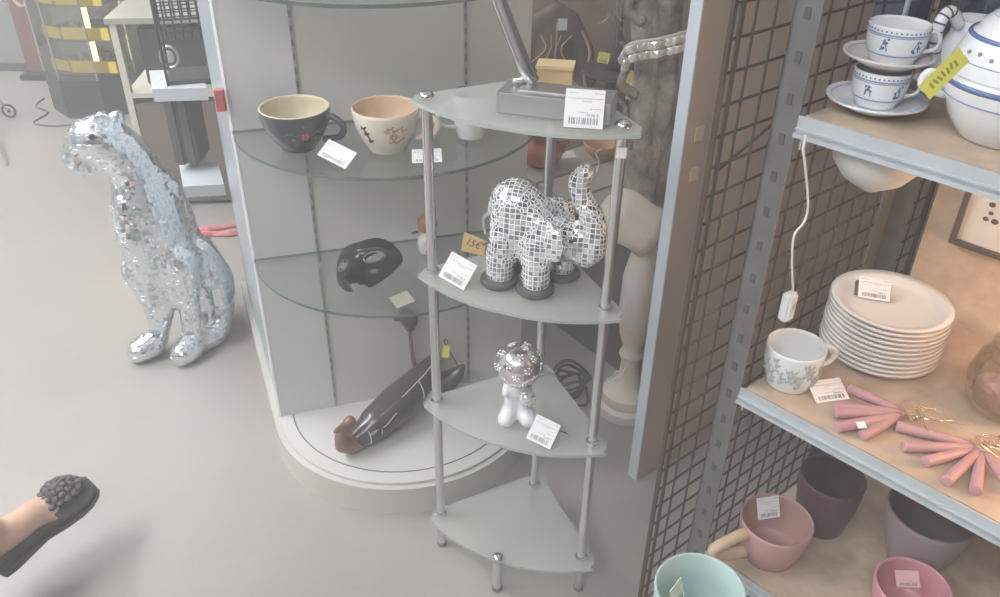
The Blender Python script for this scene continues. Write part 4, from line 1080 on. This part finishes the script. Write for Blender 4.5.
for z in SZ+[1.55]:
    for (v, w_) in ((-.003, 1), (DEP+.001, 1)):
        bm = B()
        prism(bm, [rp(v, .0), rp(v, LEN), rp(v+.002, LEN), rp(v+.002, 0)], z-.023, z-.001)
        vv = v-.005 if v < 0 else v
        prism(bm, [rp(vv, .0), rp(vv, LEN), rp(vv+.006, LEN), rp(vv+.006, 0)], z-.024, z-.019)
        prism(bm, [rp(vv+.002, .0), rp(vv+.002, LEN), rp(vv+.007, LEN), rp(vv+.007, 0)], z-.016, z-.014)
        obj('beam', bm, LIP, T)
    for u in (.004, LEN-.006):
        bm = B(); prism(bm, [rp(.003, u), rp(DEP, u), rp(DEP, u+.002), rp(.003, u+.002)], z-.040, z-.012); obj('side_beam', bm, LIP, T)
    bm = B(); prism(bm, [rp(.0, .006), rp(.0, LEN-.008), rp(DEP, LEN-.008), rp(DEP, .006)], z-.012, z)
    obj('shelf_board', bm, OSB, T)
bm = B(); prism(bm, [rp(DEP+.012, .02), rp(DEP+.012, LEN+.3), rp(DEP+.024, LEN+.3), rp(DEP+.024, .02)], 0, 2.1); struct('wall_board', bm, mat('osb wall', (204, 176, 150), .65, col2=(226, 202, 178), vscale=24, bump=.2))
# mesh panel
VM = Vector((math.sin(math.radians(50.2)), math.cos(math.radians(50.2))))
ms = at(640, 597, .2); 
near = Vector((Cc.x, Cc.y))-U*.040
ts_ = (near.x-.2652*near.y)/(V.x-.2652*V.y); near = near-V*ts_
def mp_(s, z): return Vector((near.x+VM.x*s, near.y+VM.y*s, z))
T2 = thing('mesh_panel', 'brown wire mesh panel fixed to the side of the metal shelving', 'mesh panel', (0, 0, 0))
ML = .60; z0, z1 = .03, 1.92; P_ = .0345
bm = B(); tube(bm, [mp_(0, z0), mp_(ML, z0), mp_(ML, z1), mp_(0, z1)], .0038, 6, closed=True); obj('mesh_frame', bm, WIRE, T2)
bm = B(); n_ = int((z1-z0)/P_)
def wire(a, b_, r=.0018):
    a = Vector(a); b_ = Vector(b_); tube(bm, [a, b_], r, 5, caps=False)
for k in range(1, n_): wire(mp_(.0, z0+k*P_), mp_(ML, z0+k*P_))
o3 = Vector((VM.y, -VM.x, 0))*.0022
for k in range(1, int(ML/P_)+1): wire(mp_(k*P_, z0)+o3, mp_(k*P_, z1)+o3)
obj('wire_grid', bm, WIRE, T2)
bm = B(); wire(mp_(.012, z0)+o3, mp_(.012, z1)+o3, .003); obj('edge_wire', bm, WIRE, T2)
bm = B(); wire(mp_(.02, 1.02)-o3*2, mp_(.16, 1.07)-o3*2, .0022); obj('cord', bm, DARKINK, T2)

# --- top shelf: cups, tureen, blue glass
Z = SZ[2]
LBL = mat('pale blue glaze line', (130, 146, 184), .3)
def band(T, surf, z, r, m, name='blue_band'):
    bm = B(); tube(bm, [surf(a, z, 0) for a in [2*PI*k/48 for k in range(48)]], r, 6, closed=True); return obj(name, bm, m, T, smooth='all')
def deco_blue(T, surf):
    R = math.hypot(*surf(0, .04)[:2])
    band(T, surf, .032, .0008, LBL); band(T, surf, .030, .0005, LBL); band(T, surf, .011, .0009, LBL)
    bm = B()
    for k in range(40):
        ball(bm, surf(2*PI*k/40, .0350, 0), .0010, 6)
    obj('dotted_rim', bm, BLUEP, T)
    a0 = camang(T.location)
    for da in (-.35, .75):
        bm = B()
        for k in range(7): ball(bm, surf(a0+da+random.uniform(-.12, .12), .021+random.uniform(-.006, .007), 0), .0014, 6)
        tube(bm, [surf(a0+da-.12, .016), surf(a0+da, .028), surf(a0+da+.12, .016)], .0006, 5)
        obj('blue_sprig', bm, BLUEP, T)
def saucer(name, label, loc, R, m):
    T = thing(name, label, 'saucer', loc, 0, 'saucers of the stacked cups')
    bm = B(); lathe(bm, [(0, .003), (R*.45, .003), (R*.5, 0), (R*.55, .003), (R, .013), (R*.995, .0155), (R*.6, .007), (R*.5, .006), (0, .006)], 44); obj('plate', bm, m, T, smooth='all')
    bm = B(); tube(bm, [(R*.9*math.cos(a), R*.9*math.sin(a), .0132) for a in [2*PI*k/40 for k in range(40)]], .0007, 5, closed=True); obj('blue_ring', bm, LBL, T)
    return T
s1 = at(873, 110, Z)
saucer('saucer', 'lower white saucer with a blue ring on the top shelf board', s1, .052, PORC)
cp1 = Vector((s1.x, s1.y, Z+.0062)); cp2 = Vector((s1.x+.012, s1.y+.002, Z+.0062+.058+.0095+.0065))
cup('stacked_cup', 'lower white teacup with blue sprigs, carrying the upper saucer', cp1, .0290, .038, PORC, PORC, -.25, cat='cup', foot=.72, k=3, hs=.7, deco=deco_blue, t=.002)
saucer('saucer', 'upper white saucer lying on the lower teacup', (s1.x+.002, s1.y+.002, Z+.0062+.0405), .046, mat('greyish porcelain', (214, 208, 204), .25))
cup('stacked_cup', 'upper white teacup with blue rim on top of the stack', (s1.x+.006, s1.y+.002, Z+.0062+.0405+.0065), .0305, .038, PORC, PORC, -.25, cat='cup', foot=.74, k=3, hs=.7, deco=deco_blue, t=.002)
tq = at(1000, 138, Z); 
T = thing('tureen', 'white lidded tureen with blue bands at the right picture edge, top shelf', 'tureen', tq)
TR = .062
prof = [(0, 0), (.038, 0), (.042, .003), (.056, .022), (.068, .050), (.069, .062), (.066, .066)]
bm = B(); lathe(bm, prof+[(.062, .064), (.050, .02), (0, .01)], 48); obj('bowl', bm, PORC, T, smooth='all')
bm = B(); lathe(bm, [(.067, .066), (.066, .074), (.058, .098), (.050, .106), (.048, .112), (.030, .128), (.012, .136), (.010, .142), (.018, .150), (.014, .160), (0, .162)], 48); obj('lid', bm, PORC, T, smooth='all')
for z, r_, rad in ((.058, .0032, .0672), (.050, .0007, .0670), (.043, .0007, .0652), (.100, .0026, .0555), (.079, .0007, .0640), (.118, .0007, .0405)):
    bm = B(); tube(bm, [(rad*math.cos(a), rad*math.sin(a), z) for a in [2*PI*k/56 for k in range(56)]], r_, 6, closed=True); obj('blue_band', bm, BLUEP if r_ > .002 else LBL, T, smooth='all')
bm = B(); a0 = camang(tq)
for k in range(9):
    a = a0-.9+k*.22; rr2 = .0625; ball(bm, (rr2*math.cos(a), rr2*math.sin(a), .088+.0015*math.sin(k*2)), .0020 if k != 3 else .004, 8)
obj('floral_band', bm, mat('grey blue flower', (150, 152, 160), .4), T)
for s in (PI*.93,):
    bm = B(); c, s_ = math.cos(s), math.sin(s); tube(bm, curve([(c*.066, s_*.066, .055), (c*.084, s_*.084, .06), (c*.086, s_*.086, .045), (c*.062, s_*.062, .038)], 5), .004, 8); obj('handle', bm, PORC, T, smooth='all')
hq = aty(950, 44, tq.y+.075)
T = thing('striped_jug', 'small white jug with a black striped handle behind the tureen', 'jug', (hq.x+.040, tq.y+.108, Z))
hz = hq.z-Z
bm = B(); lathe(bm, [(0, 0), (.022, 0), (.034, .02), (.036, .045), (.024, .075), (.026, .09), (.022, .09), (0, .02)], 32); obj('jug_body', bm, PORC, T, smooth='all')
pts = curve([(-.024, -.010, .085), (-.040, -.014, .100), (-.050, -.018, .085), (-.044, -.016, .055), (-.034, -.01, .035)], 6)
bm = B(); tube(bm, pts, .0065, 10); ho = obj('handle', bm, PORC, T, smooth='all')
bm = B()
for i in range(5, 18, 2):
    d_ = (pts[i+1]-pts[i-1]).normalized(); tube(bm, [pts[i]-d_*.0009, pts[i]+d_*.0009], .0068, 10)
obj('black_stripes', bm, mat('black stripe', (52, 56, 72), .4), ho)
yq = at(944, 76, 0); yq = aty(944, 74, tq.y-.045)
T = thing('yellow_tag', 'long yellow price tag tied diagonally to the tureen', 'price tag', yq)
T.rotation_euler = Euler((math.radians(66), math.radians(0), math.radians(8)))
Rm = Matrix.Rotation(.72, 3, 'Z')
bm = B(); box(bm, (0, 0, 0), (.050, .017, .0006), Rm); obj('paper', bm, YELLOWP, T)
bm = B()
for k in range(7): box(bm, Rm @ Vector((-.016+.005*k, .001*math.sin(k*3), .0005)), (.0022, .006, .0003), Rm @ Matrix.Rotation(.4*math.sin(k), 3, 'Z'))
obj('handwriting', bm, mat('olive ink', (150, 140, 70), .6), T)
bm = B(); tube(bm, curve([Rm @ Vector((.024, 0, 0)), Rm @ Vector((.034, .004, 0)), Rm @ Vector((.044, .000, -.012))], 5), .0007, 5); obj('string', bm, PAPER, T)
# blue glass vessels behind
BG = glass('blue glass', (120, 140, 180), .10, body=.45, bodycol=(66, 80, 120))
q = at(905, 76, Z); q = aty(905, 10, s1.y+.085)
T = thing('blue_glass_bottle', 'square dark blue glass bottle behind the stacked cups', 'bottle', (q.x-.004, s1.y+.085, Z), .5)
bm = B(); box(bm, (0, 0, .085), (.044, .044, .17)); bmesh.ops.bevel(bm, geom=list(bm.edges), offset=.004, segments=2, affect='EDGES'); obj('bottle_body', bm, BG, T)
bm = B(); lathe(bm, [(.010, .17), (.010, .20), (.014, .205), (.012, .21), (0, .21)], 20); obj('bottle_neck', bm, BG, T, smooth='all')
bm = B(); box(bm, (-.0225, -.0225, .10), (.004, .004, .12)); obj('pale_edge', bm, mat('pale glass edge', (150, 160, 176), .2), T)
q = aty(968, 20, tq.y+.17)
T = thing('leaf_glass_bowl', 'large glass vase with dark blue leaf pattern behind the tureen', 'vase', (q.x+.04, tq.y+.17, Z)); T.scale = (.72, .72, 1)
VG = glass('smoky blue glass', (170, 186, 214), .12, body=.40, bodycol=(120, 136, 168))
bm = B(); lathe(bm, [(0, 0), (.045, 0), (.058, .02), (.075, .10), (.098, .17), (.11, .20), (.107, .20), (.072, .10), (.054, .02), (0, .006)], 48); obj('vase_body', bm, VG, T, smooth='all')
bm = B(); rnd = random.Random(6)
for k in range(14):
    a = 2*PI*k/14+rnd.uniform(-.1, .1); zc = .11+.055*(k % 2)
    P_l = []
    for j in range(9):
        u = j/8; z_ = zc-.03+.075*u; r_ = .058+.0525*(z_-.02)/.18+.003; aa = a+(u-.5)*.55; P_l.append(Vector((r_*math.cos(aa), r_*math.sin(aa), z_)))
    tube(bm, P_l, [max(.0006, .011*math.sin(PI*u/8)) for u in range(9)], 8)
for v in bm.verts:
    r_ = math.hypot(v.co.x, v.co.y); rw_ = .058+.0525*(v.co.z-.02)/.18+.002; f = (rw_+(r_-rw_)*.12)/r_; v.co.x *= f; v.co.y *= f
obj('leaf_pattern', bm, mat('dark blue enamel', (66, 74, 116), .3), T, smooth='all')

# --- middle shelf
Z = SZ[1]
def deco_mug(T, surf):
    a0 = camang(T.location); G = mat('grey green transfer', (172, 178, 176), .5)
    rnd = random.Random(3)
    for k in range(13):
        a = a0-1.1+k*.2+.1*rnd.random(); z_ = .010+.028*rnd.random(); sprig(T, surf, [(a, z_), (a+.05, z_+.008), (a-.03, z_+.016)], G, .0007, .006)
mg = at(788, 381, Z)
cup('patterned_mug', 'white mug with faint grey green flowers on the middle shelf', mg, .0375, .058, PORC, PORC, .25, cat='mug', foot=.78, k=2.6, deco=deco_mug, t=.0022)
card('price_tag', at(827, 394, Z+.0006), .046, .032, yaw=.15, tilt=.35, roll=.05, label='white price tag lying in front of the patterned mug')
pc = at(876, 351, Z); pc.z = Z
PLT = mat('warm white plate', (240, 234, 228), .25, coat=.3); RIM = mat('grey plate rim', (176, 170, 172), .3, .3)
PRr = .0775
def plate(z, label, loc=pc):
    T = thing('dinner_plate', label, 'plate', (loc.x, loc.y, z), 0, 'stack of white plates')
    bm = B(); lathe(bm, [(0, .002), (.045, .002), (.047, 0), (.050, .002), (PRr-.01, .0088), (PRr, .0120), (PRr-.0005, .0142), (PRr-.012, .011), (.058, .006), (.052, .0048), (0, .0048)], 64); obj('plate_body', bm, PLT, T, smooth='all')
    bm = B(); tube(bm, [((PRr+.0002)*math.cos(a), (PRr+.0002)*math.sin(a), .0126) for a in [2*PI*k/64 for k in range(64)]], .0011, 6, closed=True); obj('grey_rim', bm, RIM, T, smooth='all')
    return T
ords = ['second', 'third', 'fourth', 'fifth', 'sixth', 'seventh', 'eighth', 'ninth', 'tenth']
PDZ = .0072
pl0 = plate(Z, 'bottom plate of the white plate stack, touching the shelf board')
NPL = 11
for k in range(1, NPL):
    c = copy_tree(pl0); c.location.z = Z+k*PDZ; c.location.x += random.uniform(-.0008, .0008)
    c['label'] = ('topmost plate of the white plate stack, carrying a tag' if k == NPL-1 else f'{ords[k-1]} plate from the bottom in the white plate stack')
ptz = Z+(NPL-1)*PDZ+.0052
q = at(873, 299, ptz)
T3 = card('price_tag', (q.x, q.y+.004, ptz+.002), .042, .030, yaw=-.10, tilt=.75, roll=-.10, label='white price tag held by a dark clip on the top plate')
bm = B(); box(bm, (-.020, .0, -.006), (.006, .020, .006)); box(bm, (.020, -.004, -.006), (.006, .020, .006)); obj('dark_clip', bm, mat('dark clip', (110, 96, 86), .4), T3)
# candles in fans
CAND = mat('dusty pink wax', (186, 144, 148), .4); WICK = mat('wick', (220, 205, 190), .7)
def candle(a_, b_, label, r=.0070):
    a_ = Vector(a_); b_ = Vector(b_)
    T = thing('candle', label, 'candle', a_, 0, 'dusty pink candles in fanned bundles'); d_ = b_-a_
    bm = B(); tube(bm, [(0, 0, 0), d_*.015, d_*.3, d_*.93, d_], [r*.8, r, r*.98, r*.75, r*.35], 12); obj('wax', bm, CAND, T, smooth=True)
    bm = B(); tube(bm, [d_, d_*1.06], .0008, 5); obj('wick', bm, WICK, T)
def zc(px, py, z): return at(px, py, Z+z)
nm1 = ['front', 'second', 'third', 'fourth', 'rearmost']
hub1 = (905, 414); e1 = [(862, 436), (836, 428), (835, 413), (834, 407), (848, 388)]
for i, (ex_, ey_) in enumerate(e1):
    candle(zc(ex_, ey_, .0075+.0*i), zc(hub1[0]-4, hub1[1]+(2-i)*1.2, .0075+.004*(i % 2)), f'{nm1[i]} pink candle of the left fan, counted from the shelf edge' if 0 < i < 4 else f'{nm1[i]} pink candle of the left fan beside the plates')
hub2 = (982, 448); e2 = [(896, 426), (902, 447), (925, 462), (946, 482), (975, 492), (1012, 490)]
nm2 = ['pink candle of the right fan reaching back towards the left fan', 'pink candle of the right fan pointing straight left', 'third pink candle of the right fan from the left', 'fourth pink candle of the right fan from the left', 'pink candle of the right fan pointing at the shelf edge', 'pink candle of the right fan at the picture edge']
for i, (ex_, ey_) in enumerate(e2):
    a_ = zc(ex_, ey_, .0075); hb = zc(hub2[0], hub2[1], .0075+.003*(i % 2)); d_ = (a_-hb).normalized()
    candle(a_, hb+d_*.008, nm2[i])
WIREG = mat('gold wire', (222, 200, 176), .25, .8)
rnd = random.Random(12)
for (hx_, hy_, lb) in ((912, 414, 'tangle of thin gold wire and foil at the tips of the left candle fan'), (985, 446, 'tangle of thin gold wire and foil at the tips of the right candle fan')):
    bm = B(); h_ = zc(hx_, hy_, .016)
    for k in range(9):
        p1_ = h_+Vector((rnd.uniform(-.012, .03), rnd.uniform(-.015, .015), rnd.uniform(.0, .012))); p2_ = h_+Vector((rnd.uniform(.0, .055), rnd.uniform(-.03, .02), rnd.uniform(-.010, .012)))
        tube(bm, curve([h_, p1_, p2_], 5), .0006, 5)
    for k in range(5):
        c = h_+Vector((rnd.uniform(-.005, .04), rnd.uniform(-.014, .012), rnd.uniform(-.004, .006))); ball(bm, c, .006, 6, (1.6, .7, .35), Euler((rnd.random(), rnd.random(), rnd.random()*3)).to_matrix())
    tag(obj('wire_bow', bm, WIREG), lb, 'decoration')
q = zc(861, 426, .017); card('price_sticker', q, .011, .009, yaw=.1, tilt=.3, label='tiny white price sticker on the left candle fan', mode='blank')
# glass jar at the right edge
jq = at(1000, 412, Z)
T = thing('round_glass_jar', 'round clear glass vase holding pink tissue at the right edge of the middle shelf', 'glass vase', jq)
bm = B(); lathe(bm, [(0, 0), (.028, 0), (.046, .02), (.052, .05), (.046, .078), (.036, .092), (.038, .10), (.0365, .10), (.034, .091), (.044, .077), (.050, .05), (.044, .021), (0, .004)], 40); obj('jar_body', bm, CLEARJ, T, smooth='all')
bm = B(); bmesh.ops.create_icosphere(bm, subdivisions=3, radius=1, matrix=Matrix.Translation((0, 0, .032)) @ Matrix.Diagonal((.036, .036, .024, 1)))
for v in bm.verts: v.co += (v.co-Vector((0, 0, .032)))*(.3*noise.noise(v.co*60))
obj('pink_tissue', bm, mat('pink tissue', (208, 160, 156), .6), T)
# cable with inline switch
bm = B(); ck = [rp(.10, .012, SZ[2]-.045)]+[None]*0
def onplane(px, py, u=.022):
    r_ = ray(px, py); n_ = Vector((V.y, -V.x, 0)); c_ = rp(0, u); t_ = (c_-Vector((0, 0, H))).dot(n_)/r_.dot(n_); return Vector((0, 0, H))+r_*t_
cpts = [onplane(px, py) for px, py in ((803, 148), (806, 175), (808, 205), (804, 222), (794, 236), (792, 262), (793, 292))]
tube(bm, curve(cpts, 6), .0016, 6); T = thing('lamp_cable', 'white lamp cable with an inline switch hanging inside the mesh', 'cable', (0, 0, 0)); obj('cord', bm, PORC, T, smooth='all')
q = onplane(788, 306); bm = B(); box(bm, q, (.018, .014, .040), rz(VA)); bmesh.ops.bevel(bm, geom=list(bm.edges), offset=.003, segments=2, affect='EDGES'); sw = obj('inline_switch', bm, PORC, T)
bm = B(); box(bm, q+Vector((U.x*.006, U.y*.006, .002))+Vector((-V.x*.0, 0, 0)), (.007, .003, .012), rz(VA)); obj('rocker', bm, mat('grey rocker', (190, 188, 186), .4), sw)
q = onplane(803, 148); bm = B(); tube(bm, [q, Vector((q.x, q.y, SZ[2]-.012))], .0016, 6); obj('cord', bm, PORC, T)
# white dome hanging under the top shelf
dz = SZ[2]-.012; dq = at(874, 172, dz-.05)
T = thing('dome_lampshade', 'white dome shaped lamp fixed under the top shelf board', 'lamp', (dq.x, dq.y, dz-.001))
T.scale = (1.1, 1.1, 1.25)
bm = B(); lathe(bm, [(0, 0), (.022, 0), (.022, -.006), (.046, -.006), (.048, -.012), (.042, -.030), (.030, -.044), (.015, -.052), (.008, -.056), (0, -.057)], 40); obj('shade', bm, mat('milky shade', (214, 212, 208), .35), T, smooth='all')
# framed picture on the board wall
def onback(px, py):
    r_ = ray(px, py); n_ = Vector((-U.y, U.x, 0)); c_ = rp(DEP+.010, 0); t_ = (c_-Vector((0, 0, H))).dot(n_)/r_.dot(n_); return Vector((0, 0, H))+r_*t_
f0 = onback(951, 240); f1 = onback(973, 178)
T = thing('framed_picture', 'black framed drawing of a small panda like mark leaning on the board wall', 'picture', f0, 0)
T['label'] = 'dark framed white picture with a small ink drawing on the board wall'
hgt = f1.z-f0.z; M = rz(math.atan2(U.y, U.x)); FWd = .20; FH = max(.10, hgt)
def fbx(bm, x0, x1, z0_, z1_, t0, t1):
    box(bm, M @ Vector(((x0+x1)/2, -(t0+t1)/2, (z0_+z1_)/2)), (x1-x0, t1-t0, z1_-z0_), M)
bm = B(); t_ = .007
for a_ in ((0, FWd, 0, t_), (0, FWd, FH-t_, FH), (0, t_, t_, FH-t_), (FWd-t_, FWd, t_, FH-t_)): fbx(bm, *a_, 0, .012)
obj('frame', bm, mat('dark frame', (98, 86, 78), .5), T)
bm = B(); fbx(bm, t_, FWd-t_, t_, FH-t_, 0, .004); obj('white_sheet', bm, mat('white sheet', (246, 244, 240), .6), T)
bm = B(); cx_, cz_ = .048, FH*.60
for (dx, dz_, r_) in ((-.012, .010, .0045), (.010, .013, .0045), (-.010, -.002, .0035), (.006, .0, .003), (-.002, -.012, .005), (.012, -.008, .004), (-.014, -.012, .004)):
    box_c = M @ Vector((cx_+dx, -.0048, cz_+dz_)); ball(bm, box_c, r_, 10, (1, .12, .8), M)
obj('ink_drawing', bm, mat('faded ink', (110, 98, 94), .6), T)

# --- bottom shelf
Z = SZ[0]
PINKC = mat('pink beige stoneware', (190, 148, 142), .4, var=.04); PINKI = mat('pink beige inside', (180, 142, 134), .4)
q = at(768, 553, Z)
cup('stoneware_mug', 'dusty pink jumbo mug with big beige loop handle and tag inside, bottom shelf', q,   .052, .072, PINKC, PINKI, 3.5, cat='mug', foot=.7, k=2, hs=1.7, hm=mat('beige handle', (200, 172, 144), .45), t=.003)
card('price_tag', (q.x-.004, q.y+.030, Z+.048), .034, .034, yaw=.1, tilt=1.15, roll=.1, label='white price tag standing inside the dusty pink mug')
def pot(name, label, px, py, R, h, m, mi, foot=.75, z=None, t=.004, z_=None):
    q = at(px, py, Z if z_ is None else z_)
    return cup(name, label, q, R, h, m, mi, 0, cat='pot', foot=foot, k=1.6, handle=False, t=t), q
PUR = mat('dark plum glaze', (88, 56, 66), .35); PURI = mat('dark plum inside', (76, 54, 60), .4)
pot('plant_pot', 'dark plum round pot at the back of the bottom shelf', 819, 522, .048, .098, PUR, PURI)
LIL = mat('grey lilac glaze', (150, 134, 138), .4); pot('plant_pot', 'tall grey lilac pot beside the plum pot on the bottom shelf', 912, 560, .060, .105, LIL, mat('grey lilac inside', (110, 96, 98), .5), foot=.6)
T, q = pot('plant_pot', 'pink pot at the lower picture edge on the bottom shelf', 901, 615, .050, .062, mat('rose pink glaze', (206, 140, 150), .35), mat('rose pink inside', (196, 140, 146), .35))
card('price_tag', (q.x+.004, q.y+.022, Z+.034), .030, .024, yaw=-.5, tilt=1.2, roll=.4, label='pink tinted tag inside the rose pink pot', mode='print', m=mat('pinkish paper', (222, 176, 178), .6))
# mint vase standing on the floor in front of the shelving
zt_ = .56; mq = at(700, 589, zt_)
T = thing('mint_vase', 'pale mint green round vessel with a tag inside at the lower picture edge', 'vase', (mq.x, mq.y, 0))
MINT = mat('mint glaze', (166, 188, 182), .3, coat=.3); MR = .0545
bm = B(); lathe(bm, [(0, 0), (.05, 0), (.052, .004), (.046, .05), (.040, .40), (.044, .47), (MR-.003, .52), (MR, zt_), (MR-.001, zt_+.0015), (MR-.004, zt_), (MR-.008, .52), (.038, .47), (0, .46)], 56); obj('vase_body', bm, MINT, T, smooth='all')
card('price_tag', (mq.x-.024, mq.y+.008, zt_-.034), .028, .030, yaw=.9, tilt=1.25, roll=.0, label='faint pale green tag inside the mint vessel', mode='print', m=mat('mint paper', (196, 214, 200), .6))

# warm lamp standing on the middle shelf just right of the picture
wl = rp(.20, .47, SZ[1])
T = thing('table_lamp', 'lit globe lamp with brass foot on the middle shelf, right of the glass vase', 'lamp', wl)
bm = B(); lathe(bm, [(0, 0), (.045, 0), (.045, .008), (.010, .018), (.008, .12), (.018, .135), (0, .135)], 28); obj('lamp_foot', bm, MATS['worn brass'], T, smooth=True)
bm = B(); ball(bm, (0, 0, .18), .05, 28); obj('glowing_globe', bm, mat('warm globe', (255, 226, 190), .4, emit=(255, 212, 165), estr=36), T, smooth='all')
